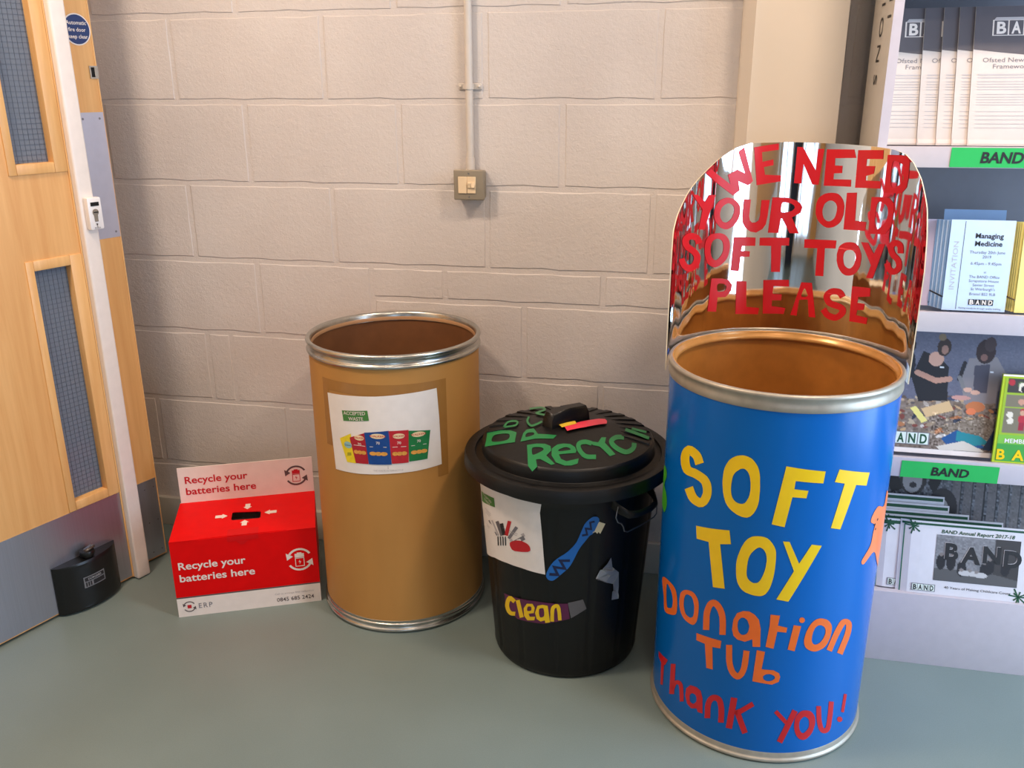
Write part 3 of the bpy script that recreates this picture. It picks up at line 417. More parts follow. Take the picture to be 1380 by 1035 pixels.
'lid': [[[[(-161,-232),(-118,-220),(-78,-221),(-48,-239),(-38,-277),(-54,-319),(-4,-379),(-19,-389),(-78,-348),(-96,-354),(-80,-407),(-96,-443),(-123,-403)],[(-130,-257),(-123,-252),(-112,-251),(-101,-251),(-92,-253),(-85,-256),(-79,-261),(-76,-267),(-75,-274),(-79,-282),(-86,-292),(-95,-301),(-102,-308),(-107,-312),(-112,-316),(-117,-316),(-120,-313),(-124,-302),(-128,-286),(-131,-269)]]],[[[(7,-211),(40,-209),(66,-231),(77,-259),(76,-279),(2,-304),(17,-338),(45,-352),(96,-320),(97,-359),(71,-379),(41,-385),(-1,-368),(-30,-317),(-38,-260),(-18,-223)],[(-4,-265),(0,-259),(8,-251),(17,-243),(25,-239),(33,-240),(42,-245),(49,-251),(50,-256),(43,-262),(29,-269),(15,-275),(4,-278),(-1,-278),(-5,-275),(-6,-270)]]],[[[(139,-159),(131,-156),(123,-153),(114,-151),(105,-151),(95,-155),(86,-162),(78,-171),(71,-185),(69,-203),(70,-221),(74,-239),(79,-255),(87,-270),(97,-286),(108,-301),(122,-311),(135,-314),(149,-311),(161,-307),(173,-304),(169,-268),(156,-272),(144,-276),(134,-278),(125,-276),(118,-270),(109,-259),(101,-246),(96,-234),(92,-225),(90,-216),(90,-210),(90,-208),(92,-204),(97,-199),(103,-195),(110,-192),(115,-192),(122,-194),(129,-197),(137,-199)]]],[[[(121,-162),(166,-157),(175,-102),(196,-92),(196,-148),(255,-233),(232,-259),(177,-193),(146,-191)]]],[[[(275,-20),(266,-24),(256,-28),(246,-34),(236,-44),(228,-60),(220,-78),(214,-101),(213,-128),(219,-151),(227,-169),(237,-183),(248,-194),(260,-203),(274,-210),(288,-214),(301,-213),(314,-203),(324,-188),(332,-170),(338,-151),(341,-130),(342,-109),(341,-93),(341,-78),(319,-83),(319,-100),(320,-115),(320,-124),(319,-131),(315,-142),(310,-154),(304,-164),(298,-169),(290,-169),(279,-166),(267,-160),(257,-152),(248,-143),(241,-133),(236,-123),(235,-119),(238,-110),(242,-100),(247,-91),(253,-86),(260,-82),(269,-79),(279,-75)]]],[[[(275,19),(393,-13),(395,28),(277,62)]]],[[[(304,59),(376,61),(376,95),(304,93)]]],[[[(-399,-33),(-339,-45),(-279,-62),(-239,-96),(-226,-200),(-369,-218),(-379,-147)],[(-348,-101),(-334,-95),(-313,-94),(-292,-97),(-277,-104),(-269,-117),(-264,-137),(-264,-156),(-269,-170),(-283,-177),(-304,-181),(-326,-180),(-341,-175),(-349,-161),(-353,-139),(-353,-117)]]],[[[(-203,-109),(-194,-71),(-161,-59),(-129,-125),(-35,-137),(-46,-172),(-133,-174),(-199,-199)],[(-185,-115),(-180,-110),(-171,-107),(-162,-106),(-156,-108),(-151,-112),(-147,-119),(-146,-127),(-147,-134),(-153,-140),(-163,-148),(-174,-153),(-181,-154),(-185,-148),(-187,-136),(-187,-124)]]],[[[(-314,-31),(-312,-13),(-311,6),(-309,22),(-305,33),(-296,37),(-284,36),(-271,32),(-265,27),(-264,24),(-262,16),(-262,5),(-265,-4),(-274,-9),(-287,-12),(-302,-13),(-317,-14),(-310,-40),(-295,-38),(-280,-37),(-266,-35),(-256,-28),(-251,-15),(-251,6),(-255,30),(-265,52),(-277,62),(-290,67),(-304,68),(-315,62),(-320,47),(-322,27),(-324,6),(-325,-12)]]],[[[(-243,266),(-229,273),(-214,282),(-200,289),(-189,289),(-178,280),(-169,266),(-165,257),(-167,266),(-170,251),(-181,229),(-192,207),(-198,171),(-180,137),(-165,125),(-149,114),(-135,104),(-140,140),(-155,151),(-171,163),(-183,174),(-180,167),(-170,184),(-158,205),(-152,232),(-160,282),(-173,317),(-186,339),(-199,352),(-213,352),(-227,343),(-241,332),(-256,324)]]],[[[(-223,115),(-221,92),(-220,70),(-218,47),(-213,23),(-206,-1),(-197,-22),(-187,-39),(-178,-51),(-169,-54),(-162,-50),(-156,-43),(-150,-37),(-144,-30),(-138,-21),(-133,-11),(-128,-2),(-137,24),(-142,14),(-147,4),(-152,-5),(-158,-12),(-164,-19),(-170,-25),(-175,-28),(-180,-26),(-185,-19),(-192,-6),(-199,11),(-204,26),(-206,39),(-208,56),(-209,76),(-211,99)]]]],
'lid_brush_handle': [[[[(-10,-60),(137,113),(167,128),(180,99),(182,58),(147,23),(90,-38),(10,-103)]]]],
'lid_brush_bristles': [[[[(-40,-42),(30,20),(44,-14),(-20,-73)]]]],
'bin_brush_handle': [[[[(180,899),(179,904),(177,909),(174,913),(171,916),(167,918),(162,919),(156,919),(150,917),(144,912),(136,905),(129,896),(121,883),(115,864),(108,840),(101,815),(94,794),(86,778),(78,765),(69,753),(59,740),(46,726),(30,712),(15,697),(2,681),(-8,664),(-17,646),(-23,630),(-28,615),(-30,604),(-31,595),(-29,588),(-26,582),(-22,577),(-16,574),(-9,573),(-2,575),(4,579),(11,586),(19,595),(27,606),(37,618),(48,631),(60,646),(70,663),(79,684),(87,706),(95,729),(103,750),(113,770),(124,788),(134,804),(142,817),(147,823),(151,825),(154,826),(158,831),(163,842),(168,856),(173,870),(176,881),(179,888),(180,892),(180,896)]]]],
'bin_brush_bristles': [[[[(180,889),(207,873),(188,823),(180,835),(175,826),(167,837),(155,833)]]]],
'bin_brush_zigzag': [[[[(-17,601),(28,604),(12,644),(57,639),(38,683),(68,684),(68,698),(19,695),(39,654),(-5,659),(10,618),(-16,616)]]],[[[(114,820),(138,824),(132,855),(153,849),(148,887),(162,889),(160,899),(139,895),(144,862),(122,867),(129,833),(113,830)]]]],
'clean_band': [[[[(-261,410),(-81,441),(63,450),(73,363),(-45,320),(-183,300),(-258,339)]]]],
'clean': [[[[(-184,408),(-191,412),(-199,416),(-210,419),(-229,411),(-243,391),(-252,372),(-258,353),(-261,337),(-259,324),(-254,313),(-247,305),(-237,300),(-225,300),(-213,304),(-203,309),(-195,312),(-191,338),(-200,334),(-208,330),(-213,328),(-216,328),(-221,331),(-226,338),(-229,346),(-230,354),(-228,365),(-224,379),(-219,391),(-223,390),(-218,389),(-210,386),(-201,383)]]],[[[(-185,406),(-167,313),(-144,328),(-162,421)]]],[[[(-124,413),(-96,422),(-85,402),(-91,370),(-117,357),(-112,342),(-85,351),(-89,329),(-125,316),(-142,336),(-142,380)],[(-120,397),(-116,400),(-111,402),(-107,403),(-104,402),(-102,399),(-102,393),(-102,386),(-104,381),(-108,377),(-114,374),(-119,372),(-123,372),(-124,376),(-124,383),(-122,391)]]],[[[(-72,418),(-48,430),(-25,429),(-15,335),(-37,327),(-39,342),(-59,330),(-77,340),(-85,373)],[(-65,399),(-61,405),(-54,409),(-48,411),(-44,409),(-42,401),(-41,389),(-41,377),(-42,367),(-46,361),(-52,356),(-57,354),(-62,355),(-64,363),(-66,376),(-66,389)]]],[[[(3,342),(3,362),(3,383),(4,401),(5,413),(7,419),(10,422),(13,424),(15,420),(16,412),(18,400),(19,385),(20,368),(21,351),(37,354),(36,371),(35,388),(33,404),(32,418),(30,428),(27,436),(23,443),(16,445),(9,444),(2,439),(-6,430),(-11,417),(-13,400),(-13,381),(-14,360),(-14,340)]]]],
'clean_tape': [[[[(63,455),(128,472),(146,416),(78,366)]]]],
'foil': [[[[(243,684),(253,628),(288,588),(299,436),(265,437),(265,529),(221,554),(178,584),(198,627),(224,654)]]]],
'bin_label': [[[[(-486,917),(-315,972),(-230,979),(-157,979),(-94,980),(-46,978),(-52,932),(-45,814),(-40,707),(-34,603),(-86,605),(-144,608),(-224,601),(-316,582),(-489,509),(-488,619),(-487,778)]]]],
'bin_label_green': [[[[(-427,891),(-343,915),(-281,928),(-279,880),(-335,865),(-433,833)]]]],
'fan': [[[[(-353,769),(-285,722),(-276,730),(-339,780)]]],[[[(-320,787),(-273,728),(-263,737),(-308,797)]]],[[[(-284,799),(-255,736),(-233,752),(-261,816)]]],[[[(-253,804),(-241,746),(-220,760),(-231,818)]]],[[[(-202,844),(-229,754),(-207,759),(-183,847)]]],[[[(-163,830),(-211,748),(-196,745),(-150,825)]]],[[[(-125,807),(-200,740),(-192,726),(-118,792)]]],[[[(-127,792),(-185,738),(-175,721),(-118,774)]]]],
'fan_red': [[[[(-197,728),(-188,737),(-175,746),(-160,754),(-147,758),(-135,760),(-123,758),(-113,755),(-105,750),(-100,743),(-97,734),(-96,724),(-100,716),(-108,710),(-122,705),(-137,700),(-150,697),(-161,694),(-171,691),(-180,691),(-188,693),(-193,699),(-198,708),(-199,718)]]]],
'fan_dark': [[[[(-278,722),(-280,671),(-272,675),(-270,727)]]],[[[(-259,732),(-261,681),(-254,684),(-252,735)]]],[[[(-242,740),(-244,689),(-237,693),(-235,743)]]],[[[(-226,747),(-228,697),(-221,700),(-220,750)]]]],
}

# ================================================================ SETTING
fl = box('floor', (-2.2, -6.1, -.1), (3.15, .2, 0), M_FLOOR); tag(fl, kind='structure')
# ---- back wall : mortar bed + blocks
wb = box('wall_back', (-2.2, .0, 0), (3.15, .2, 2.75), M_WALL); tag(wb, kind='structure')
def block_mesh(L, Hh, seed):
    r = random.Random(seed); nx, ny = max(2, int(L/.045)), max(2, int(Hh/.045)); t = .0020
    jx = [r.uniform(-.0016, .0016) for _ in range(60)]
    V = []; F = []
    def P(i, j, ins, d):
        x = L*i/nx; z = Hh*j/ny
        e = .0015*math.sin(i*1.7+seed)+r.uniform(-.0012, .0012)
        x0 = min(max(x, ins), L-ins); z0 = min(max(z, ins), Hh-ins)
        if j in (0, ny): z0 += e
        if i in (0, nx): x0 += e
        return (x0, d, z0)
    idx = {}
    for j in range(ny+1):
        for i in range(nx+1):
            idx[i, j] = len(V); V.append(P(i, j, .0028, -t-(r.uniform(0, .0004) if 0 < i < nx and 0 < j < ny else 0)))
    for j in range(ny):
        for i in range(nx): F.append((idx[i, j], idx[i+1, j], idx[i+1, j+1], idx[i, j+1]))
    border = [(i, 0) for i in range(nx)]+[(nx, j) for j in range(ny)]+[(i, ny) for i in range(nx, 0, -1)]+[(0, j) for j in range(ny, 0, -1)]
    b2 = []
    for (i, j) in border:
        b2.append(len(V)); x = L*i/nx; z = Hh*j/ny; V.append((x+r.uniform(-.0008, .0008), .001, z+r.uniform(-.0008, .0008)))
    n = len(border)
    for q in range(n):
        a, b = border[q], border[(q+1) % n]; F.append((idx[a], b2[q], b2[(q+1) % n], idx[b]))
    me = D.meshes.new('block'); me.from_pydata(V, [], F); me.materials.append(M_WALL)
    me.update()
    return me
BM = {}
def place_block(x0, x1, z0, z1):
    J = .0065; L = round(x1-x0-2*J, 3); hh = round(z1-z0-2*J, 3)
    if L < .02: return
    key = (L, hh, random.randrange(5))
    if key not in BM: BM[key] = block_mesh(L, hh, hash(key[2]*17+int(L*1000)))
    o = D.objects.new('block', BM[key]); link(o, wb); o.location = Vector((x0+J, 0, z0+J))-wb.location
def course(z0, z1, xa, xb, first, pitch=.45, extra=()):
    xs = [xa, xb]+list(extra); x = first
    while x < xb-.02:
        if x > xa+.02 and not any(abs(x-e) < .15 for e in extra): xs.append(x)
        x += pitch
    xs = sorted(set(xs))
    for a, b in zip(xs, xs[1:]): place_block(a, b, z0, z1)
XA, XB = -.80, 2.15
for k in range(4, 12):
    course(.225*k, .225*(k+1), XA, XB, (-.318 if k % 2 == 0 else -.112)-.45*2)
SPLIT = .236
course(.675, .9, XA, SPLIT, -.122-.9)
course(.45, .675, XA, SPLIT, -.314-.9, extra=(-.312, -.232))
course(.225, .45, XA, SPLIT, -.516-.45, extra=(-.516,))
course(0, .225, XA, SPLIT, -.316-.9)
course(.805, .9, SPLIT, XB, SPLIT+.22)
course(.583, .805, SPLIT, XB, SPLIT+.45)
course(.358, .583, SPLIT, XB, SPLIT+.22)
course(.133, .358, SPLIT, XB, SPLIT+.45)
bs = box('baseboard_back', (-.735, -.018, 0), (1.226, .0, .1), M_SKIRT, bev=.004); tag(bs, kind='structure')
# ---- pilaster
def pilaster():
    prof = [(1.226, .0), (1.2285, -.035), (1.253, -.1), (1.459, -.1), (1.459, .0)]
    V = [(x, y, 0) for x, y in prof]+[(x, y, 2.72) for x, y in prof]; n = 5
    F = [(i, (i+1) % n, n+(i+1) % n, n+i) for i in range(n)]+[list(range(n))[::-1], list(range(n, 2*n))]
    tag(obj('trim_1', V, F, M_PLASTER, None, (1.34, -.05, 0)), kind='structure', label='cream plastered pier projecting from the block wall')
pilaster()
# ---- rest of the room
wl = box('wall_left', (-.94, -6.1, 0), (-.74, 0, 2.75), M_PLASTER); tag(wl, kind='structure')
cl = box('ceiling', (-2.2, -6.1, CEIL), (3.15, .2, CEIL+.1), mat('ceiling_paint', H(168, 160, 152), .8)); tag(cl, kind='structure')
def wall_with_hole(name, axis, pos, a0, a1, h0, h1, z0, z1):
    bm = bmesh.new(); T = .15
    def add(u0, u1, v0, v1):
        if axis == 'x': bm_box(bm, (pos+T/2, (u0+u1)/2, (v0+v1)/2), (T, u1-u0, v1-v0))
        else: bm_box(bm, ((u0+u1)/2, pos-T/2, (v0+v1)/2), (u1-u0, T, v1-v0))
    add(a0, h0, 0, 2.75); add(h1, a1, 0, 2.75); add(h0, h1, 0, z0); add(h0, h1, z1, 2.75)
    return tag(from_bm(bm, name, M_PLASTER, None), kind='structure')
wall_with_hole('wall_right', 'x', 2.98, -6.1, .2, -1.8, -.4, .1, 2.2)
for a_ in ((-.94, 1.2, 0.0, .45), (1.2, 3.1, 1.7, 2.75)): wall_with_hole('wall_front', 'y', -5.85, a_[0], a_[1], a_[2], a_[3], .1, 2.3)
def window(name, axis, pos, h0, h1, z0, z1):
    bm = bmesh.new()
    def bar(u0, u1, v0, v1):
        if axis == 'x': bm_box(bm, (pos, (u0+u1)/2, (v0+v1)/2), (.06, u1-u0, v1-v0))
        else: bm_box(bm, ((u0+u1)/2, pos, (v0+v1)/2), (u1-u0, .06, v1-v0))
    w_ = .06
    bar(h0, h1, z0, z0+w_); bar(h0, h1, z1-w_, z1)
    for t in (0, .5, 1): x = h0+w_/2+(h1-h0-w_)*t; bar(x-w_/2, x+w_/2, z0, z1)
    tag(from_bm(bm, name, M_WHITE, None, (pos, (h0+h1)/2, z0) if axis == 'x' else ((h0+h1)/2, pos, z0)), kind='structure')
window('window_1', 'x', 3.02, -1.8, -.4, .1, 2.2)
window('added_window_2', 'y', -5.88, 1.7, 2.75, .1, 2.3)  # unseen window, added full height as a bright stripe for the mirror card
window('added_window_3', 'y', -5.88, 0.0, .45, .1, 2.3)  # another unseen window added for the mirror card's reflections
for (x, y, sx, sy_, pw) in LAMPS:
    t = thing('ceiling_light', (x, y, CEIL), 'square ceiling light panel %s' % ('nearest the oak doors' if x < -.2 else 'above the brown drum' if x < 1 else 'above the leaflet shelves' if x > 1.6 else 'overhead near the camera' if x > 1.4 else 'towards the rear of the room'), 'light')
    bm = bmesh.new(); h = sx/2
    for s in (-1, 1):
        bm_box(bm, (x+s*(h+.02), y, CEIL-.02), (.03, sx+.07, .04)); bm_box(bm, (x, y+s*(h+.02), CEIL-.02), (sx+.07, .03, .04))
    from_bm(bm, 'frame', M_WHITE, t)
# unseen pieces made up to give the mirror card its stripes
cb = box('added_cabinet', (.62, -5.84, 0), (1.55, -5.4, 2.25), mat('navy_metal', H(22, 28, 44), .4), bev=.01); tag(cb, 'made-up navy cabinet giving the mirror card a dark stripe', 'cabinet')
dd = box('added_door', (-.74, -5.85, 0), (-.1, -5.8, 2.1), M_OAK, bev=.004); tag(dd, kind='structure')
dk = box('added_board', (2.94, -5.2, .7), (2.975, -2.7, 2.0), mat('added_board_tan', H(204, 160, 112), .8), bev=.004); tag(dk, 'made-up tan board giving the mirror card a warm stripe', 'board')

# ================================================================ DOORS (left)
DA = Vector((-.571, -.73, 0)); DU = Vector((.337, .942, 0)).normalized(); DZ = Vector((0, 0, 1)); DN = DU.cross(DZ)
S0 = Plane(DA, DU, DZ)                 # door face, u along, v up
def dbox(bm, u0, u1, v0, v1, n0, n1, bev=0, seg=2):
    bm_box(bm, DA+DU*(u0+u1)/2+DZ*(v0+v1)/2+DN*(n0+n1)/2, (u1-u0, v1-v0, n1-n0), (DU, DZ, DN), bev, seg)
def dpart(name, args, m, parent, bev=0, **k):
    bm = bmesh.new()
    for a in args: dbox(bm, *a, bev)
    bmesh.ops.recalc_face_normals(bm, faces=bm.faces)
    return from_bm(bm, name, m, parent, smooth=bev > 0, angle=.7, **k)
door1 = thing('door_1', S0(-.03, 0), None, None) if False else D.objects.new('door_1', None)
link(door1); door1.location = S0(-.03, 0); BASE['door_1'] = S0(-.03, 0).copy(); tag(door1, 'oak veneered door with two wired glass panels', kind='structure')
UL = -.44; UR = .404
VPS = [(.246, .40, .285, .977), (.246, .40, 1.187, 1.88)]
UO, UI = .246, .400
# leaf made of rails and stiles around the two panels
dpart('leaf', [(UL, UO, .008, 2.04, -.044, 0), (UO, UI, .008, .285, -.044, 0), (UO, UI, .977, 1.187, -.044, 0), (UO, UI, 1.88, 2.04, -.044, 0), (UI, UR, .008, 2.04, -.044, 0)], M_OAK, door1)
for (a, b, c, d_) in VPS:
    w_ = .026
    def bead(args): 
        return dpart('glazing_bead', args, M_OAKT, door1, .0025)
    bead([(a, a+w_*.8, c, d_, -.044, .004)]); bead([(b-.034, b, c, d_, -.044, .004)]); bead([(a+w_*.8, b-.034, c, c+w_, -.044, .004)]); bead([(a+w_*.8, b-.034, d_-w_, d_, -.044, .004)])
    dpart('glass_pane', [(a+.014, b-.02, c+.014, d_-.014, -.026, -.020)], M_GLASS, door1)
    bm = bmesh.new(); q = a+w_*.8+.008
    while q < b-.034: dbox(bm, q-.00025, q+.00025, c+.02, d_-.02, -.0199, -.0192); q += .0125
    q = c+w_+.006
    while q < d_-w_: dbox(bm, a+.018, b-.024, q-.00025, q+.00025, -.0199, -.0192); q += .0125
    from_bm(bm, 'wire_grid', mat('glass_wire', H(70, 74, 84), .5, metal=.3), door1, kind='stuff')
kp = dpart('kick_plate', [(UL+.02, UR-.004, .012, .284, 0, .0015)], M_ALU, door1)
dpart('lipping', [(.4005, .4045, .008, 2.04, -.044, .0035)], M_OAKT, door1)
# white post between the doors
post = from_bm((lambda bm: (dbox(bm, .4055, .4485, 0.002, 2.3, -.05, .022, .006, 3), bmesh.ops.recalc_face_normals(bm, faces=bm.faces), bm)[2])(bmesh.new()), 'trim_2', M_WHITE, None, S0(.427, 0), smooth=True, angle=.7)
tag(post, 'white painted post between the two oak door leaves', kind='structure')
# lock on the post
lk = thing('door_lock', S0(.434, 1.035, .022), 'white lock case with a steel cylinder fixed to the white post', 'lock')
SL = Plane(S0(.434, 1.035, .022), DU, DZ)
dpart('lock_case', [(.415, .455, 1.037, 1.120, .0215, .040)], mat('white_plastic', H(236, 230, 226), .35), lk, .005)
dpart('slot', [(.423, .447, 1.098, 1.108, .0402, .0408)], M_DARK, lk, .0002)
patch('cylinder', [[ring(.434, 1.082, .0088)]], S0, .0415, M_STEEL, lk)
patch('cylinder_slot', [[[(.4415+(-.0065)*0, 1.0805), (.4425, 1.0835), (.4285, 1.0835), (.4275, 1.0805)]]], S0, .0420, M_DARK, lk)
patch('cylinder', [[[(.429, 1.058), (.439, 1.058), (.4395, 1.076), (.4285, 1.076)]]], S0, .0413, M_STEEL, lk)
patch('key_mark', [[[(.4335, 1.0425), (.4345, 1.0425), (.4345, 1.048), (.437, 1.053), (.431, 1.053), (.4335, 1.048)]]], S0, .0413, M_INK, lk)
text('printed_text', 'PUSH', .007, S0, .434, 1.0395, .0413, M_INKG, lk, 'CENTER')
# second leaf
OFF2 = -.035
door2 = D.objects.new('door_2', None); link(door2); door2.location = S0(.49, 0, OFF2); BASE['door_2'] = S0(.49, 0, OFF2).copy(); tag(door2, 'narrow oak door leaf between white post and block wall', kind='structure')
UE = .5505
dpart('leaf', [(.30, UE-.004, .008, 2.04, OFF2-.044, OFF2)], M_OAK, door2)
dpart('lipping', [(UE-.004, UE, .008, 2.04, OFF2-.044, OFF2+.001)], M_OAKT, door2)
dpart('kick_plate', [(.31, UE-.004, .012, .266, OFF2, OFF2+.0015)], M_ALU, door2)
pp = dpart('push_plate', [(.40, UE-.002, .998, 1.328, OFF2, OFF2+.0015)], mat('satin_aluminium', H(188, 186, 198), .38, metal=.6, noise=.04), door2)
for (u_, v_) in ((.536, 1.312), (.536, 1.013), (.487, 1.312)):
    patch('screw', [[ring(u_, v_, .0032, 12)]], S0, OFF2+.0022, M_INKG, door2)
for (u_, v_) in ((.536, .24), (.536, .13), (.536, .03), (.505, .24), (.505, .13), (.505, .03)):
    patch('screw', [[ring(u_, v_, .0025, 10)]], S0, OFF2+.0022, M_INKG, door2)
kb = dpart('bolt_keep', [(.527, .5512, 1.440, 1.4436, OFF2, OFF2+.003), (.527, .5512, 1.412, 1.4156, OFF2, OFF2+.003), (.527, .531, 1.4156, 1.440, OFF2, OFF2+.003), (.541, .5512, 1.4156, 1.440, OFF2, OFF2+.003)], M_STEEL, door2)
dpart('bolt_keep', [(.531, .541, 1.4156, 1.440, OFF2, OFF2+.001)], M_DARK, door2)
# round notice
SG = thing('fire_door_sign', S0(.508, 1.531, OFF2), 'round blue fire door notice on the narrow oak leaf', 'sign')
patch('plate', [[ring(.508, 1.531, .0385, 40)]], S0, OFF2+.0016, M_WHITE, SG)
patch('disc', [[ring(.508, 1.531, .0355, 40)]], S0, OFF2+.0022, M_SIGNB, SG)
for i, s_ in enumerate(('Automatic', 'fire door', 'keep clear')):
    text('printed_text', s_, .0132, S0, .508, 1.5425-i*.0165, OFF2+.0027, M_WHITE, SG, 'CENTER', bold=.012)
# door hold-open unit
DGT = thing('door_holder', S0(.26, 0, .02), 'black ribbed plastic door holder fixed low on the kick plate', 'door holder')
def dorgard():
    V = []; F = []; N = 20; zs = [.006, .012]+[.012+.132*i/22 for i in range(1, 23)]+[.150]
    for k, z in enumerate(zs):
        rib = -.0011 if 2 <= k < 24 and k % 2 == 0 else 0
        sc_ = 1 if 0 < k < len(zs)-1 else .94
        for i in range(N+1):
            t = i/N; u_ = .166+.192*t; d_ = (.040*math.sin(PI*t)**.6*(1.0)+.004)*sc_
            a = rib if t < .42 or t > .9 else 0
            V.append(S0(u_, z, .0016+max(.003, d_+a)))
        for i in range(2): V.append(S0(.358 if i == 0 else .166, z, .0016))
    n = N+3
    for k in range(len(zs)-1):
        for i in range(n): F.append((k*n+i, k*n+(i+1) % n, (k+1)*n+(i+1) % n, (k+1)*n+i))
    F.append(list(range(n))[::-1]); F.append([(len(zs)-1)*n+i for i in range(n)])
    obj('case', V, F, M_BLACKP, DGT, smooth=True, angle=.5)
dorgard()
lathe('plunger', S0(.262, 0, .024)[:2], [(0, .149), (.015, .149), (.016, .153), (.019, .157), (.021, .165), (.019, .170), (.0, .171)], M_BLACKP, DGT, seg=20)
bm = bmesh.new(); bm_box(bm, S0(.268, .173, .026), (.032, .008, .018), ((DU+DZ*.25).normalized(), DZ, DN), .003); from_bm(bm, 'release_button', mat('dark_brown_plastic', H(60, 48, 40), .3), DGT, smooth=True, angle=.7)
def arcN(u): t = (u-.166)/.192; return .0016+.040*math.sin(PI*t)**.6+.004
class OnArc:
    def __call__(s, u, v, off=0): return S0(u, v, arcN(u)+off)
SA = OnArc()
patch('label_plate', [quad(.228, .071, .291, .104)], SA, .001, mat('grey_label', H(120, 120, 122), .4), DGT, .008)
patch('label_print', [quad(.231, .090, .288, .101)], SA, .0016, M_INK, DGT, .008)
patch('label_print', [quad(.254, .074, .288, .087)], SA, .0016, M_INK, DGT, .008)
for i in range(3): patch('label_print', [quad(.232+.0065*i, .074, .236+.0065*i, .087)], SA, .0016, M_INK, DGT)
text('printed_text', 'DORGARD', .0085, SA, .2595, .0928, .0021, mat('label_white', H(190, 190, 190), .5), DGT, 'CENTER', sx=.95)

# ================================================================ CONDUIT + SWITCH
cd = thing('conduit', (.541, -.012, 1.17), 'thin white painted conduit running up the block wall to the switch', 'conduit')
tube('pipe', [(.541, -.016, 1.172), (.541, -.016, 1.6), (.541, -.016, 2.2), (.541, -.016, CEIL-.01)], .010, M_WALLP if False else mat('painted_conduit', H(208, 198, 186), .4), cd, seg=20)
tube('coupler', [(.541, -.016, 1.175), (.541, -.016, 1.207)], .0122, MATS['painted_conduit'], cd, seg=20)
for z in (1.388, 2.1):
    bm = bmesh.new(); bm_box(bm, (.541, -.006, z), (.064, .004, .016), None, .002); from_bm(bm, 'saddle', MATS['painted_conduit'], cd, smooth=True, angle=.7)
    tube('saddle_strap', [(.541, -.016, z-.007), (.541, -.016, z+.007)], .0125, MATS['painted_conduit'], cd, seg=20)
    for s in (-1, 1):
        bm = bmesh.new(); bmesh.ops.create_icosphere(bm, subdivisions=2, radius=.0042, matrix=Matrix.Translation((.541+s*.025, -.0085, z))); from_bm(bm, 'screw', MATS['painted_conduit'], cd, smooth=True)
sw = thing('light_switch', (.542, -.02, 1.098), 'grey metal surface light switch with two cream rockers', 'switch')
bm = bmesh.new(); bm_box(bm, (.5425, -.0215, 1.1372), (.078, .036, .074), None, .006, 3); from_bm(bm, 'back_box', M_SWITCH, sw, smooth=True, angle=.7)
bm = bmesh.new(); bm_box(bm, (.5425, -.0405, 1.1372), (.084, .008, .080), None, .0035, 3); from_bm(bm, 'face_plate', M_SWITCH, sw, smooth=True, angle=.7)
bm = bmesh.new(); bm_box(bm, (.5255, -.0455, 1.137), (.024, .005, .044), None, .001); from_bm(bm, 'rocker', M_CREAMP, sw, smooth=True, angle=.7)
bm = bmesh.new(); bm_box(bm, (.550, -.045, 1.137), (.024, .004, .044), None, .001); from_bm(bm, 'rocker_frame', M_CREAMP, sw, smooth=True, angle=.7)
for dx, rx in ((-.005, .22), (.0055, -.22)):
    bm = bmesh.new(); R_ = Matrix.Rotation(rx, 3, 'X'); bm_box(bm, (.550+dx, -.049, 1.137), (.010, .005, .015), (R_ @ Vector((1, 0, 0)), R_ @ Vector((0, 1, 0)), R_ @ Vector((0, 0, 1))), .001); from_bm(bm, 'rocker', M_CREAMP, sw, smooth=True, angle=.7)
SWP = Plane((.5425, -.0446, 1.137), (1, 0, 0), (0, 0, 1))
for v_ in (.030, -.031): patch('screw', [[ring(0, v_, .0026, 12)]], SWP, .0005, M_STEEL, sw)

# ================================================================ BROWN DRUM
C1 = (.3807, -.2395)
dr = thing('fibre_drum', (*C1, 0), 'open brown fibreboard drum with steel rims and a taped paper notice', 'drum')
BR = .2232
lathe('body', C1, [(BR, .018), (BR, .752), (BR-.0065, .752), (BR-.0065, .03)], M_FIBRE, dr, mats=None)
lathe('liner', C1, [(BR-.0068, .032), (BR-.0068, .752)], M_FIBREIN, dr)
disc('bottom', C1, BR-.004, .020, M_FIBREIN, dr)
def arcprof(cx, cz, r, a0, a1, n=7): return [(cx+r*math.cos(math.radians(a0+(a1-a0)*i/n)), cz+r*math.sin(math.radians(a0+(a1-a0)*i/n))) for i in range(n+1)]
rimp = [(BR+.0002, .7385), (BR+.0012, .7385)]+arcprof(BR+.0008, .7445, .0052, -80, 80)+[(BR+.0006, .7515), (BR-.0002, .757), (BR+.0008, .7615)]+arcprof(BR+.0002, .7695, .0066, -60, 150)+[(BR-.0075, .767), (BR-.0085, .758), (BR-.010, .752)]
lathe('top_rim', C1, rimp, M_STEEL, dr, seg=128)
lathe('rim_lining', C1, [(BR-.0072, .752), (BR-.0102, .7525), (BR-.0104, .7575), (BR-.0072, .7635)], mat('rim_lining', H(176, 132, 92), .4), dr, seg=128)
lathe('bottom_rim', C1, [(BR-.004, .002)]+arcprof(BR+.0008, .0075, .0052, -100, 70)+[(BR+.0008, .0145), (BR+.0006, .019)]+arcprof(BR+.0002, .024, .0042, -60, 80)+[(BR+.0008, .031), (BR+.0012, .035), (BR+.0001, .0355)], M_STEEL, dr, seg=128)
S1 = Cyl(*C1, BR)
A = lambda d_: math.radians(d_)*BR
lab = patch('paper_notice', [[[(A(-30.2), .663), (A(-10), .668), (A(6.4), .671), (A(25), .676), (A(45.8), .680), (A(47.0), .6), (A(47.8), .473), (A(30), .468), (A(15), .466), (A(-8), .460), (A(-27.3), .457), (A(-29), .57)]]], S1, .0012, M_PAPER, dr, .008)
patch('tape', [quad(A(-34), .672, A(52), .700)], S1, .0006, M_DTAPE, dr, .008)
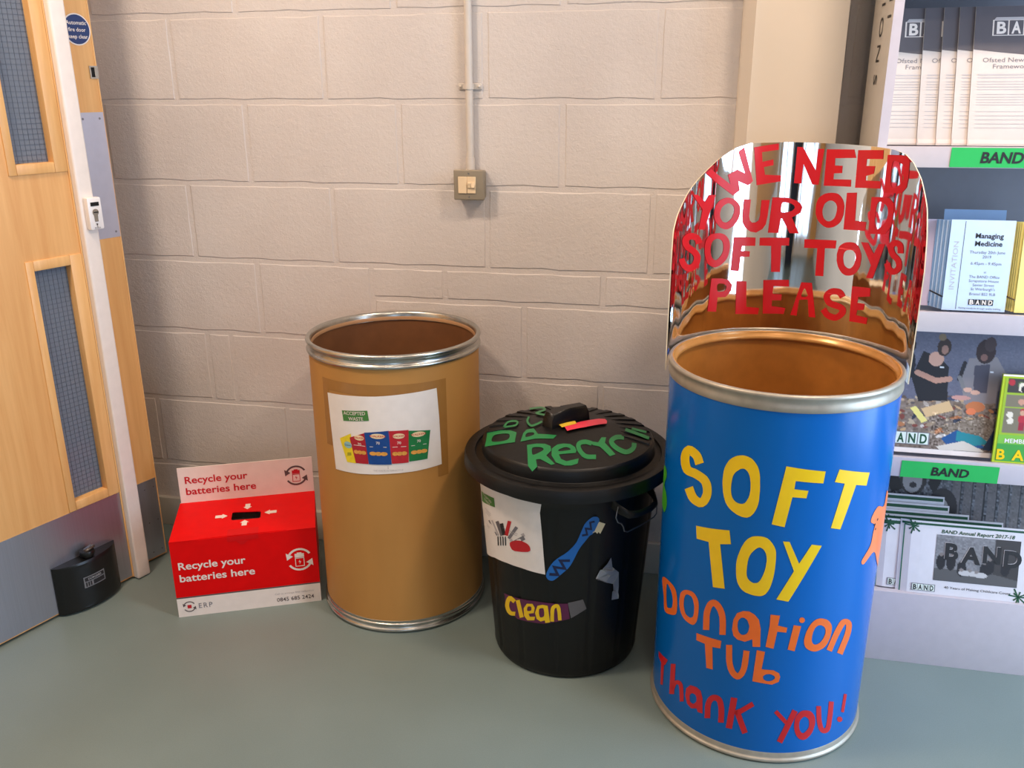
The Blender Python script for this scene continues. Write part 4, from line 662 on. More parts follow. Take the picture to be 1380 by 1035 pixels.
patch('tape', [quad(A(45), .44, A(53), .70)], S1, .0008, M_DTAPE, dr, .008)
patch('tape', [quad(A(-35), .52, A(-29), .70)], S1, .0007, M_DTAPE, dr, .008)
patch('notice_green', [[[(A(-17.9), .6255), (A(.6), .6335), (A(1.3), .607), (A(-17.2), .598)]]], S1, .0018, M_GDK, lab, .008)
text('printed_text', 'ACCEPTED', .0125, S1, A(-8.6), .6185, .0024, M_WCARD, lab, 'CENTER', bold=.01, rot=.10)
text('printed_text', 'WASTE', .0125, S1, A(-7.6), .6045, .0024, M_WCARD, lab, 'CENTER', bold=.01, rot=.10)
packs = [(-21.3, -12.2, -16.5, -9.2, .548, .567, .487, (240, 214, 30)), (-13.2, -1.2, -9.6, -.6, .556, .575, .489, (176, 28, 44)), (-2.4, 13.6, -.4, 14.4, .5745, .582, .490, (22, 70, 140)), (13.2, 26.0, 14.6, 25.2, .581, .5815, .493, (188, 32, 44)), (25.6, 40.3, 25.6, 37.6, .5795, .573, .496, (24, 120, 62))]
for i, (a0, a1, b0, b1, t0, t1, bt, c_) in enumerate(packs):
    m_ = mat('packet_%d' % i, H(*c_), .3, noise=.12, nscale=90)
    zz = .0018+.0003*(i if i < 3 else 5-i)
    patch('packet_print', [[[(A(b0), bt), (A(b1), bt+.001), (A(a1), t1), (A(a0), t0)]]], S1, zz, m_, lab, .008)
    cxx = A((a0+a1+b0+b1)/4); wv = A(a1)-A(a0)
    if i:
        oval = [(cxx+wv*.30*math.cos(q*PI/8), .563+.007*math.sin(q*PI/8)+(.004 if i > 1 else -.004)) for q in range(16)]
        patch('packet_print', [[oval]], S1, zz+.0004, MATS.get('packet_cream') or mat('packet_cream', H(238, 214, 170), .4), lab, .008)
        text('packet_print', 'WALKERS', .0075, S1, cxx, .5645+(.0 if i > 1 else -.008), zz+.0008, M_INKR, lab, 'CENTER', width=wv*.66, bold=.01)
        text('packet_print', '70', .010, S1, cxx, .5435+(.002 if i > 1 else -.005), zz+.0006, M_WCARD, lab, 'CENTER', bold=.01)
        patch('packet_print', [quad(cxx-wv*.34, .5375, cxx+wv*.34, .5388)], S1, zz+.0006, M_WCARD, lab)
        for q in (-.22, 0, .22):
            patch('packet_print', [[[(cxx+wv*q+wv*.15*math.cos(t*PI/5), .520+.0055*math.sin(t*PI/5)) for t in range(10)]]], S1, zz+.0005+.0001*(q+.3), mat('crisp_yellow', H(226, 160, 70), .4, noise=.2, nscale=200), lab)
    else:
        patch('packet_print', [[[(cxx+wv*.33*math.cos(q*PI/8), .535+.009*math.sin(q*PI/8)) for q in range(16)]]], S1, zz+.0004, mat('packet_pale', H(150, 196, 200), .4), lab, .008)
        text('packet_print', 'Quavers', .0075, S1, cxx, .5325, zz+.0008, M_SIGNB, lab, 'CENTER', width=wv*.55)
        patch('packet_print', [[[(cxx-.004, .505), (cxx+.009, .508), (cxx+.008, .516), (cxx-.003, .514)]]], S1, zz+.0004, mat('packet_olive', H(170, 160, 30), .4), lab)
text('printed_text', 'THE WASTE IN TERRACYCLE', .0058, S1, A(12), .4725, .0022, M_INKL, lab, 'CENTER', rot=.03)
patch('printed_text', [[[(A(12)-.0008, .479), (A(12)+.0008, .479), (A(12)+.0005, .487), (A(12)-.0005, .487)]]], S1, .0022, M_INKL, lab)

# ================================================================ BATTERY BOX
BA = Vector((-.187, -.510, 0)); BU = Vector((.911, .412, 0)).normalized(); BB = DZ.cross(BU)   # BB points to the wall
BW, BD, BH, HH = .386, .245, .232, .343
bx = thing('battery_box', BA+BU*BW/2+BB*BD/2, 'red and white cardboard battery recycling box beside the brown drum', 'box')
SF = Plane(BA, BU, DZ); SHd = Plane(BA+BB*(BD-.003), BU, DZ); STp = Plane(BA+DZ*BH, BU, BB)
def bpt(u, b, z): return BA+BU*u+BB*b+DZ*z
def slab6(name, p, m, parent):  # p: 8 points
    return obj(name, p, [(0, 1, 2, 3), (7, 6, 5, 4), (0, 4, 5, 1), (1, 5, 6, 2), (2, 6, 7, 3), (3, 7, 4, 0)], m, parent)
def bwall(name, u0, u1, b0, b1, z0, z1, m):
    return slab6(name, [bpt(u0, b0, z0), bpt(u1, b0, z0), bpt(u1, b1, z0), bpt(u0, b1, z0), bpt(u0, b0, z1), bpt(u1, b0, z1), bpt(u1, b1, z1), bpt(u0, b1, z1)], m, bx)
T_ = .003
zr = .0615
bwall('front_panel', 0, BW, 0, T_, zr, BH-.001, M_REDC); bwall('front_base', 0, BW, 0, T_, 0, zr-.0045, M_WCARD); bwall('front_stripe', 0, BW, .0001, T_, zr-.0045, zr, mat('grey_band_ink', H(96, 80, 78), .5))
bwall('side_panel', 0, T_, T_, BD-T_, zr, BH-.001, M_REDC); bwall('side_base', 0, T_, T_, BD-T_, 0, zr, M_WCARD)
bwall('side_panel', BW-T_, BW, T_, BD-T_, zr, BH-.001, M_REDC); bwall('side_base', BW-T_, BW, T_, BD-T_, 0, zr, M_WCARD)
bwall('back_panel', 0, BW, BD-T_, BD, 0, BH, M_WCARD)
bwall('bottom_panel', T_, BW-T_, T_, BD-T_, .001, .003, M_DARK)
bwall('header_panel', .003, BW-.001, BD-T_, BD, BH, HH, M_WCARD)
# lid with slot and a bevelled front fold
sl = [(.154, .102), (.159, .097), (.229, .094), (.234, .097), (.234, .134), (.229, .139), (.159, .149), (.154, .146)]
lidsh = [[(0, .0), (.075, .0), (.076, .004), (BW*.80, .004), (BW*.81, 0), (BW, 0), (BW, BD-T_), (0, BD-T_)], sl[::-1]]
bm = flat_bm([lidsh]); ex = bmesh.ops.extrude_face_region(bm, geom=bm.faces[:])
for e in ex['geom']:
    if isinstance(e, bmesh.types.BMVert): e.co.z -= .0022
bmesh.ops.recalc_face_normals(bm, faces=bm.faces)
for v in bm.verts: v.co = STp(v.co.x, v.co.y, v.co.z)
ld = from_bm(bm, 'lid', M_REDC, bx)
bwall('slot_shade', .15, .238, .09, .153, BH-.03, BH-.024, M_DARK)  # dark plate under the slot stands in for the shaded inside
def tri_arrow(cx, cy, dx, dy, L, w1, w2):
    px, py = -dy, dx; hx = L*.45
    P_ = [(-L/2, -w1), (L/2-hx, -w1), (L/2-hx, -w2), (L/2, 0), (L/2-hx, w2), (L/2-hx, w1), (-L/2, w1)]
    return [[(cx+a*dx+b*px, cy+a*dy+b*py) for a, b in P_]]
for (cx, cy, dx, dy, L) in ((.126, .127, 1, 0, .034), (.261, .125, -1, 0, .034), (.195, .176, 0, -1, .036), (.192, .073, 0, 1, .034)):
    patch('arrow_print', [tri_arrow(cx, cy, dx, dy, L, .0085 if dx else .007, .015 if dx else .0125)], STp, .0006, M_WCARD, ld)
patch('tuck_flap', [quad(.150, .002, .232, .040)], STp, .0007, mat('red_card_flap', H(212, 10, 14), .5, spec=.2), ld)
patch('tuck_flap', [[[(.150, BH-.016), (.232, BH-.014), (.232, BH-.0005), (.150, BH-.0005)]]], SF, .0010, MATS['red_card_flap'], bx)
patch('tuck_flap', [[[(.172, BH-.016), (.205, BH-.016), (.193, BH-.027), (.184, BH-.027)]]], SF, .0011, MATS['red_card_flap'], bx)
def recycle_icon(S, cx, cy, r, m1, m2, parent, off=.0006, body=True, k=1.0):
    def pol(a, q): return (cx+q*math.cos(math.radians(a)), cy+q*math.sin(math.radians(a)))
    for a0, a1, s in ((62, 150, 1), (242, 330, 1)):
        wd = r*.17
        ou = [pol(a0-32+(a1-a0+32)*i/10, r) for i in range(11)]; inn = [pol(a0-32+(a1-a0+32)*i/10, r-wd) for i in range(11)]
        patch('icon_print', [[ou+inn[::-1]]], S, off, m1, parent)
        h = [pol(a1-2, r*1.22), pol(a1-2, r*.58), pol(a1+30, r*.98)]
        patch('icon_print', [[h]], S, off, m1, parent)
    if body:
        b = r*.36; hgt = r*.62
        patch('icon_print', [[[(cx-b, cy-hgt), (cx+b, cy-hgt), (cx+b, cy+hgt*.25), (cx-b, cy+hgt*.25)], [(cx-b*.84, cy-hgt*.9), (cx-b*.84, cy+hgt*.15), (cx+b*.84, cy+hgt*.15), (cx+b*.84, cy-hgt*.9)]]], S, off, m2, parent)
        patch('icon_print', [[[(cx-b, cy+hgt*.3), (cx+b, cy+hgt*.3), (cx+b, cy+hgt*.85), (cx+b*.5, cy+hgt*.85), (cx+b*.5, cy+hgt), (cx-b*.5, cy+hgt), (cx-b*.5, cy+hgt*.85), (cx-b, cy+hgt*.85)]]], S, off, m2, parent)
        patch('icon_print', [[[(cx+.03*b, cy-.05*hgt), (cx-.3*b, cy-.38*hgt), (cx, cy-.36*hgt), (cx-.1*b, cy-.7*hgt), (cx+.3*b, cy-.28*hgt), (cx, cy-.3*hgt)]]], S, off, m2, parent)
    else: patch('icon_print', [quad(cx-r*.32, cy-r*.32, cx+r*.32, cy+r*.32)], S, off, m2, parent)
text('printed_text', 'Recycle your', .031, SF, .014, .146, .0006, M_WCARD, bx, bold=.018, width=.176)
text('printed_text', 'batteries here', .031, SF, .014, .109, .0006, M_WCARD, bx, bold=.018, width=.198)
recycle_icon(SF, .336, .139, .035, M_WCARD, M_WCARD, bx)
recycle_icon(SF, .031, .0305, .0165, mat('icon_grey', H(92, 78, 76), .5), M_INKR, bx, body=False)
text('printed_text', 'ERP', .022, SF, .054, .0225, .0006, M_INKG, bx, space=1.25, width=.036)
text('printed_text', '0845 685 2424', .0175, SF, .264, .0125, .0006, MATS['icon_grey'], bx, width=.102, bold=.006)
text('printed_text', 'Call to arrange free collection', .008, SF, .260, .0345, .0006, M_INKL, bx, width=.106)
text('printed_text', 'Recycle your', .031, SHd, .019, .293, .0006, M_INKR, bx, bold=.018, width=.176)
text('printed_text', 'batteries here', .031, SHd, .019, .2575, .0006, M_INKR, bx, bold=.018, width=.198)
recycle_icon(SHd, .336, .288, .032, MATS['icon_grey'], M_INKR, bx)

# ================================================================ BLACK DUSTBIN
C2 = (.87, -.381)
bn = thing('dustbin', (*C2, 0), 'black plastic dustbin with green tape letters on its lid and stickers on its side', 'bin')
def RB(z): return .184+(.221-.184)*z/.51
def flute(a, r, z):
    if z < .03 or z > .47: return 0
    t = (a*14/(2*PI)) % 1
    return .0028*min(1, min(t, 1-t)/.05)-.0028
NB = 14*12
lathe('body', C2, [(0, .004), (.168, .004), (.176, .0), (.183, .004), (.186, .014)]+[(RB(z), z) for z in (.03, .04, .12, .2, .28, .36, .44, .465, .475)]+[(RB(.49)+.001, .49), (.226, .500), (.228, .508), (.222, .512), (.214, .510), (.212, .48), (.182, .03), (0, .02)], M_BLACKB, bn, seg=NB, rfun=flute)
def lidz(r): return .604-.030*min(r/.205, 1.2)**1.6
lp = [(0, lidz(0))]+[(r, lidz(r)) for r in (.03, .06, .09, .12, .15, .175, .195, .205)]+[(.2085, .5705), (.2105, .566), (.2115, .553), (.2125, .543), (.216, .5385), (.226, .5365), (.2275, .5365), (.2295, .5415), (.246, .5430), (.2525, .5415), (.2555, .536), (.2565, .522), (.2570, .512), (.2530, .5115), (.2515, .530), (.24, .536), (.22, .538), (.20, .55), (0, .59)]
def ribs(a, r, z): return 0
lid = lathe('lid', C2, lp, M_BLACKB, bn, seg=128)
# radial raised ribs towards the edge of the lid
bm = bmesh.new()
for i in range(30):
    a = 2*PI*i/30
    if not (PI*.42 < a < PI*1.58): continue
    d = Vector((math.sin(a), -math.cos(a), 0)); t = Vector((d.y*-1, d.x, 0))
    V = []
    for r_, hgt, w_ in ((.128, .0002, .006), (.150, .0026, .012), (.200, .0034, .0165), (.2085, -.004, .016)):
        for s in (-1, 1):
            z = lidz(r_) if r_ < .206 else .571
            V.append(bm.verts.new(Vector((C2[0], C2[1], z+hgt+.0002))+d*r_+t*s*w_/2))
        for s in (-1, 1):
            V.append(bm.verts.new(Vector((C2[0], C2[1], z-.002))+d*r_+t*s*(w_/2+.0008)))
    for q in range(3):
        o_ = q*4
        for (i0, i1) in ((0, 1), (2, 0), (1, 3)): bm.faces.new((V[o_+i0], V[o_+i1], V[o_+4+i1], V[o_+4+i0]))
bmesh.ops.recalc_face_normals(bm, faces=bm.faces)
from_bm(bm, 'lid_rib', M_BLACKB, lid, kind='stuff', smooth=True, angle=.6)
# handle on the lid
hc = Vector((.862, -.362, 0)); hd = Vector((.66, .75, 0)).normalized(); ht = Vector((-hd.y, hd.x, 0))
def lid_handle():
    V = []; F = []; secs = []
    for s, zt, w_ in ((-.0605, .594, .0185), (-.058, .628, .017), (-.053, .637, .0165), (0, .641, .0165), (.053, .637, .0165), (.058, .628, .017), (.0605, .594, .0185)):
        ring_ = [(-w_*1.15, .590), (-w_, (zt-.006)), (-w_*.75, zt), (w_*.75, zt), (w_, zt-.006), (w_*1.15, .590)]
        secs.append([hc+hd*s+ht*a+DZ*b for a, b in ring_])
    for r_ in secs: V += r_
    n = 6
    for i in range(len(secs)-1):
        for q in range(n): F.append((i*n+q, i*n+(q+1) % n, (i+1)*n+(q+1) % n, (i+1)*n+q))
    F.append(list(range(n))); F.append([(len(secs)-1)*n+q for q in range(n)][::-1])
    o = obj('handle', V, F, M_BLACKP, lid, smooth=True, angle=.8)
    bm = bmesh.new(); bm.from_mesh(o.data); bmesh.ops.recalc_face_normals(bm, faces=bm.faces); bm.to_mesh(o.data); bm.free()
lid_handle()
SLd = Drape(*C2, lidz)
for L_ in T['lid']: patch('letter', mm(L_), SLd, (.0042 if np.mean([p[1] for p in mm(L_)[0][0]]) > -.03 else .0009), M_GRN, lid, .008, .008)
for L_ in T['lid_brush_handle']: patch('toothbrush_sticker', mm(L_), SLd, .0052, M_PINK, lid, .008, .008, label='pink toothbrush shape')
for L_ in T['lid_brush_bristles']: patch('toothbrush_sticker', mm(L_), SLd, .0056, M_YELT, lid, .008, .008, label='yellow toothbrush bristles')
S2 = Cyl(*C2, .184, RB)
pl_ = patch('paper_notice', mm(T['bin_label'][0]), S2, .0014, M_PAPER, bn, .008)
patch('notice_green', mm(T['bin_label_green'][0]), S2, .002, M_GDK, pl_, .008)
fanc = [M_INKG, M_INKL, M_GREYC, M_INK, M_INKR, M_INKG, M_INKL, M_INKG]
for L_, m_ in zip(T['fan'], fanc): patch('printed_picture', mm(L_), S2, .0021, m_, pl_)
for L_ in T['fan_red']: patch('printed_picture', mm(L_), S2, .0025, M_INKR, pl_, .008)
for L_ in T['fan_dark']: patch('printed_picture', mm(L_), S2, .0023, M_INK, pl_)
gcx, gcy = [sum(p[i] for p in mm(T['bin_label_green'][0])[0][0])/len(T['bin_label_green'][0][0][0]) for i in (0, 1)]
for i, (du, dv, wd) in enumerate(((.0, -.032, .030), (.004, -.037, .026), (.002, -.042, .022), (.074, -.048, .040), (.078, -.053, .034), (.0, -.075, .020), (.0, -.080, .016))):
    patch('printed_lines', [quad(gcx+du-.016, gcy+dv, gcx+du-.016+wd, gcy+dv+.0014)], S2, .002, M_INKL, pl_, .008)
gc = [sum(p[i] for p in mm(T['bin_label_green'][0])[0][0])/len(T['bin_label_green'][0][0][0]) for i in (0, 1)]
text('printed_text', 'ACCEPTED', .0095, S2, gc[0], gc[1]+.0025, .0025, M_WCARD, pl_, 'CENTER', rot=-.06)
text('printed_text', 'WASTE', .0095, S2, gc[0], gc[1]-.0085, .0025, M_WCARD, pl_, 'CENTER', rot=-.06)
for L_ in T['bin_brush_handle']: patch('toothbrush_sticker', mm(L_), S2, .0012, M_BRUSHB, bn, .008, label='blue toothbrush shape')
for L_ in T['bin_brush_bristles']: patch('toothbrush_sticker', mm(L_), S2, .0012, M_BRISTLE, bn, .008, label='cream toothbrush bristles')
for L_ in T['bin_brush_zigzag']: patch('zigzag', mm(L_), S2, .0018, M_NAVY, bn, .008)
cb_ = patch('word_band', mm(T['clean_band'][0]), S2, .0012, M_PURP, bn, .008)
for L_ in T['clean']: patch('letter', mm(L_), S2, .0018, M_YEL, cb_, .008)
for L_ in T['clean_tape']: patch('tape', mm(L_), S2, .0015, M_TAPE, cb_, .008)
bmf = flat_bm(mm(T['foil'][0]))
for st, nn in (((.0), 0),):
    pass
lo = min(v.co.x for v in bmf.verts); hi = max(v.co.x for v in bmf.verts)
bend_pts = None
for k in range(1, 5): bmesh.ops.bisect_plane(bmf, geom=bmf.verts[:]+bmf.edges[:]+bmf.faces[:], plane_co=(lo+(hi-lo)*k/5, .25, 0), plane_no=(1, .5*(-1)**k, 0))
for k in range(1, 7): bmesh.ops.bisect_plane(bmf, geom=bmf.verts[:]+bmf.edges[:]+bmf.faces[:], plane_co=(lo, .2+.03*k, 0), plane_no=(.4*(-1)**k, 1, 0))
for v in bmf.verts: v.co.z = random.uniform(0, .0045)
for v in bmf.verts: v.co = S2(v.co.x, v.co.y, .002+v.co.z)
from_bm(bmf, 'foil_star', M_FOIL, bn, label='crumpled silver foil shape')
# side handles with wire clips
def side_handle(adeg, wire):
    a = math.radians(adeg); d = Vector((math.sin(a), -math.cos(a), 0)); t = Vector((math.cos(a), math.sin(a), 0)); c0 = Vector((*C2, 0))
    V = []; F = []; n = 8
    path = [(-.062, .210, .487, .013), (-.058, .232, .478, .012), (-.046, .250, .468, .010), (-.02, .256, .464, .009), (.02, .256, .464, .009), (.046, .250, .468, .010), (.058, .232, .478, .012), (.062, .210, .487, .013)]
    for (s, r, z, h) in path:
        for q in range(n):
            b = 2*PI*q/n
            V.append(c0+t*s+d*(r+h*.55*math.cos(b))+DZ*(z+h*math.sin(b)))
    for i in range(len(path)-1):
        for q in range(n): F.append((i*n+q, i*n+(q+1) % n, (i+1)*n+(q+1) % n, (i+1)*n+q))
    F.append(list(range(n))[::-1]); F.append([(len(path)-1)*n+q for q in range(n)])
    h_ = obj('side_handle', V, F, M_BLACKB, bn, smooth=True, angle=1.0)
    if wire:
        # shaped wire clip hanging from the handle
        W = [(-.058, .228, .485), (-.066, .232, .476), (-.070, .233, .462), (-.066, .236, .450), (-.056, .238, .444), (-.052, .240, .436), (-.049, .241, .424), (-.040, .243, .420), (0, .247, .425), (.045, .246, .430), (.058, .243, .434), (.062, .240, .446), (.062, .236, .462)]
        tube('wire_clip', [c0+t*s+d*r+DZ*z for s, r, z in W], .0016, M_WIRE, h_, seg=8)
side_handle(52, True); side_handle(232, False)

# ================================================================ BLUE TUB
C3 = (1.347, -.521)
tb = thing('donation_tub', (*C3, 0), 'blue open drum lettered SOFT TOY DONATION TUB with a mirrored upright card', 'drum')
TR = .2362
lathe('body', C3, [(TR, .022), (TR, .812), (TR-.006, .815), (TR-.006, .03)], M_BLUE, tb, seg=160)
lathe('liner', C3, [(TR-.0063, .032), (TR-.0063, .822)], M_TUBIN, tb, seg=128)
disc('bottom', C3, TR-.004, .024, M_TUBIN, tb)
lathe('top_rim', C3, [(TR+.0003, .8045), (TR+.0016, .804), (TR+.0026, .807), (TR+.0022, .816), (TR+.0012, .8195), (TR+.0012, .8225)]+arcprof(TR-.0015, .8335, .0058, -55, 120)+[(TR-.006, .8365), (TR-.0055, .832)], M_BAND, tb, seg=160)
lathe('rim_lining', C3, [(TR-.0045, .8385), (TR-.0075, .8375), (TR-.0090, .832), (TR-.0125, .8285), (TR-.0145, .8235), (TR-.0125, .8195), (TR-.0064, .818)], M_LIPIN, tb, seg=160)
lathe('bottom_rim', C3, [(TR-.004, .001)]+arcprof(TR+.0012, .0065, .0052, -100, 75)+[(TR+.0016, .014), (TR+.0012, .022), (TR+.0001, .0245)], M_BAND, tb, seg=160)
S3 = Cyl(*C3, .2365, lambda z: TR)
for nm, m_ in (('soft_toy', M_YEL), ('donation_tub', M_ORA), ('thank_you', M_RED)):
    for L_ in T[nm]: patch('letter', mm(L_), S3, .0007, m_, tb, .007, label={'soft_toy': 'yellow cut-out letter', 'donation_tub': 'orange cut-out letter', 'thank_you': 'red cut-out letter'}[nm])
bear = patch('bear_sticker', mm(T['bear'][0]), S3, .0009, M_ORA2, tb, .006, label='orange bear shaped sticker')
bpts = [p for p in mm(T['bear'][0])[0][0]]; bx0 = min(p[0] for p in bpts); bz1 = max(p[1] for p in bpts)
for (du, dz, r_) in ((.034, -.058, .003), (.044, -.050, .003), (.040, -.070, .0025)): patch('bear_face', [[ring(bx0+du, bz1+dz, r_, 10)]], S3, .0014, M_INK, bear)
patch('green_sticker', mm(T['green'][0]), S3, .0009, M_GDK if False else mat('lime_vinyl', H(70, 170, 40), .35), tb, .006, label='green sticker at the left edge')
# upright mirrored card
SRX = .247; CS = (1.350, -.521)
def rip(u, z):
    return .00030*math.sin(u*74+.6+z*1.1)+.00013*math.sin(u*131+1.9-z*1.7)+.0007*math.sin(u*33+z*2.1+.4)
def srf(u, z): return SRX+rip(u, z)*min(1, max(0, (z-.80)/.08))
SS = Inner(*CS, SRX, srf)
def sheet_top(u):
    ol = [(-.392, 1.02), (-.386, 1.06), (-.371, 1.098), (-.334, 1.128), (-.282, 1.165), (-.233, 1.197), (-.176, 1.234), (-.135, 1.256), (-.098, 1.266), (0, 1.268), (.1, 1.266), (.176, 1.263), (.221, 1.260), (.250, 1.253), (.279, 1.237), (.311, 1.207), (.350, 1.154), (.375, 1.10), (.392, 1.03)]
    return float(np.interp(u, [p[0] for p in ol], [p[1] for p in ol]))
def sheet():
    NU, NVv = 190, 44; V = []; u0, u1 = -.389, .391; zb = .80
    for side in (0, 1):
        for i in range(NU+1):
            uu = u0+(u1-u0)*i/NU; zt = sheet_top(uu)
            for j in range(NVv+1):
                z = zb+(zt-zb)*j/NVv; V.append(SS(uu, z, 0 if side == 0 else -.0022))
    n = NVv+1; N = (NU+1)*n; Fm = []; Fc = []
    for i in range(NU):
        for j in range(NVv):
            Fm.append((i*n+j, i*n+j+1, (i+1)*n+j+1, (i+1)*n+j)); Fc.append((N+i*n+j, N+(i+1)*n+j, N+(i+1)*n+j+1, N+i*n+j+1))
        Fc.append((i*n, (i+1)*n, N+(i+1)*n, N+i*n)); j = NVv; Fc.append((i*n+j, N+i*n+j, N+(i+1)*n+j, (i+1)*n+j))
    for j in range(NVv):
        Fc.append((j, N+j, N+j+1, j+1)); i = NU; Fc.append((i*n+j, i*n+j+1, N+i*n+j+1, N+i*n+j))
    o = obj('mirror_card', V, Fm+Fc, [M_MIRROR, M_CARD], tb, smooth=True, angle=.7, label='curved mirrored card standing behind the rim')
    o.data.polygons.foreach_set('material_index', [0]*len(Fm)+[1]*len(Fc)); return o
sh_ = sheet()
for nm in ('sheet', 's2', 's3', 's4'):
    for L_ in T[nm]: patch('letter', mm(L_), SS, .0009, M_REDS, sh_, .006, .012, smooth=True)
# blue tape holding the card at the rim
patch('tape', [quad(-.385, .828, -.355, .842)], SS, .0012, mat('blue_tape', H(30, 90, 190), .4), sh_, .006)

# ================================================================ DISPLAY UNIT (right)
X0 = 1.516; XR = 2.62; YF = -.325; YB = -.08; XI = X0+.018
un = thing('display_shelf', ((X0+XR)/2, (YF+YB)/2, 0), 'pale grey leaflet display unit with three shelves beside the pier', 'shelf unit')
sp_ = box('side_panel', (X0, YF, 0), (XI, YB, 2.15), [M_SHELFS], un, bev=.0012)
box('side_panel', (XR-.018, YF, 0), (XR, YB, 2.15), M_SHELFS, un, bev=.0012)
box('edge_strip', (X0-.0006, YF-.0012, 0), (XI+.0004, YF, 2.15), M_SHELF, un, label='pale front edging of side panel')
box('back_panel', (XI, YB-.012, .02), (XR-.018, YB, 2.15), M_SHELFB, un)
box('top_panel', (XI, YF, 2.12), (XR-.018, YB-.012, 2.15), M_SHELF, un)
SH = [(.197, .0), (.557, .508), (.908, .863), (1.264, 1.221), (1.62, 1.577)]
for i, (zt, zb) in enumerate(SH):
    if i == 0:
        box('plinth', (XI, YF, 0), (XR-.018, YF+.018, .197), M_SHELF, un, bev=.001)
        box('shelf_board', (XI, YF+.018, .175), (XR-.018, YB-.012, .193), M_SHELF, un)
    else:
        box('shelf_board', (XI, YF+.012, zb+.012), (XR-.018, YB-.012, zt-.012), M_SHELF, un, bev=.0005)
        box('shelf_lip', (XI, YF, zb), (XR-.018, YF+.012, zt), M_SHELF, un, bev=.001)
SU = Plane((0, YF, 0), (1, 0, 0), (0, 0, 1))
for (x0, x1, zb, zt, tx, ts) in ((1.663, 1.875, 1.2225, 1.2625, 1.762, .031), (1.655, 1.867, .5085, .550, 1.762, .029)):
    g = patch('shelf_label', [quad(x0, zb, x1, zt)], SU, .0016, M_GLABEL, un)
    text('printed_text', 'BAND', ts, SU, tx, zb+.0095, .0022, M_INK, g, 'CENTER', bold=.03, shear=.12, width=.083)
# lettering on the outer side of the side panel, reading downwards
SV = Plane((X0, -.2, 1.5), (0, -1, 0), (0, 0, 1))
def vtext(s_, z, ycen):
    text('letter', s_, .052, SV, 0, 0, .0009, M_INK, un, 'LEFT', bold=-.004) if False else None
    # u axis = -y ; rotate 90 degrees clockwise
    text('letter', s_, .056, Plane((X0, ycen, z), (0, 0, -1), (0, -1, 0)) if False else Plane((X0, ycen, z), (0, -1, 0), (0, 0, 1)), 0, 0, .0010, M_INK, un, 'CENTER', rot=-PI/2, bold=0 if s_ == 'S' else -.004)
for s_, z in (('S', 1.398), ('N', 1.452), ('O', 1.506), ('I', 1.552), ('T', 1.60)): vtext(s_, z, -.180)
for s_, z in (('I', 1.523), ('N', 1.570)): vtext(s_, z, -.262)

# ---- leaflets
def lean_plane(x0, yb, zb, yt, hgt, yaw=0):
    c, s = math.cos(yaw), math.sin(yaw); dy = yt-yb; up = Vector((-s*dy, c*dy, math.sqrt(max(hgt*hgt-dy*dy, 0))))
    return Plane((x0, yb, zb), (c, s, 0), up)
def lines(S, u0, u1, v0, n, dv, th, m_, parent, off=.0007, seed=0):
    r = random.Random(seed); sh = []
    for i in range(n):
        v = v0-i*dv; sh.append(quad(u0, v-th, u0+(u1-u0)*r.uniform(.72, 1), v))
    return patch('printed_lines', sh, S, off, m_, parent)
def band_logo(S, u, v, w_, h_, parent, m_tile, m_let, off=.0008, border=None, txt='BAND'):
    n = len(txt); tw = w_/n
    if border: patch('logo_print', [quad(u-.0015, v-.0015, u+w_+.0015, v+h_+.0015)], S, off, border, parent)
    for i, c_ in enumerate(txt):
        patch('logo_print', [quad(u+tw*i+tw*.05, v, u+tw*(i+1)-tw*.05, v+h_)], S, off+.0003, m_tile, parent)
        text('logo_print', c_, h_*1.15, S, u+tw*(i+.5), v+h_*.1, off+.0006, m_let, parent, 'CENTER', bold=.03, width=tw*.62)
# top shelf: five inspection booklets
AX = [1.528, 1.600, 1.637, 1.667, 1.697]
places = ['leftmost of the five, against the side panel', 'second from the side panel', 'middle of the five overlapped', 'fourth from the side panel, almost covered', 'fully uncovered front one at the right']
for i, x in enumerate(AX):
    S = lean_plane(x, -.288-.004*i, 1.2652, -.198-.004*i, .292)
    b = slab('inspection_booklet', S, 0, 0, .207, .292, .0022, M_PAPERW); tag(b, 'white booklet with grey wave header, top shelf, '+places[i], 'booklet', 'inspection booklets on the top shelf')
    wave = [(0.0005, .292-.090)]+[(.207*t, .292-.090+.012*0-.018*math.sin(t*1.5)) for t in (.25, .5, .75, .999)]+[(.2065, .2918), (.0005, .2918)]
    patch('cover_band', [[wave]], S, .0004, M_GREYC, b)
    band_logo(S, .036, .2315, .118, .030, b, M_GREYC, M_WCARD, border=M_WCARD)
    patch('logo_print', [[[(.036, .2625), (.154, .2625), (.149, .2685), (.041, .2685)]]], S, .0009, M_INKL, b)
    text('printed_text', 'Ofsted New Inspection\nFramework 2019', .0135, S, .095, .175, .0006, M_INKG, b, 'CENTER', width=.150)
    lines(S, .012, .195, .150, 2, .006, .0022, M_INKL, b, seed=i)
    lines(S, .012, .195, .135, 4, .0055, .0012, M_INKL, b, seed=i+9)
    lines(S, .012, .195, .108, 5, .0055, .0010, M_INKL, b, seed=i+19)
    lines(S, .012, .150, .072, 5, .0085, .0010, M_INKL, b, seed=i+29)
    patch('printed_lines', [quad(.002, .0035, .205, .0125)], S, .0004, mat('pale_pink_ink', H(232, 206, 196), .5), b)
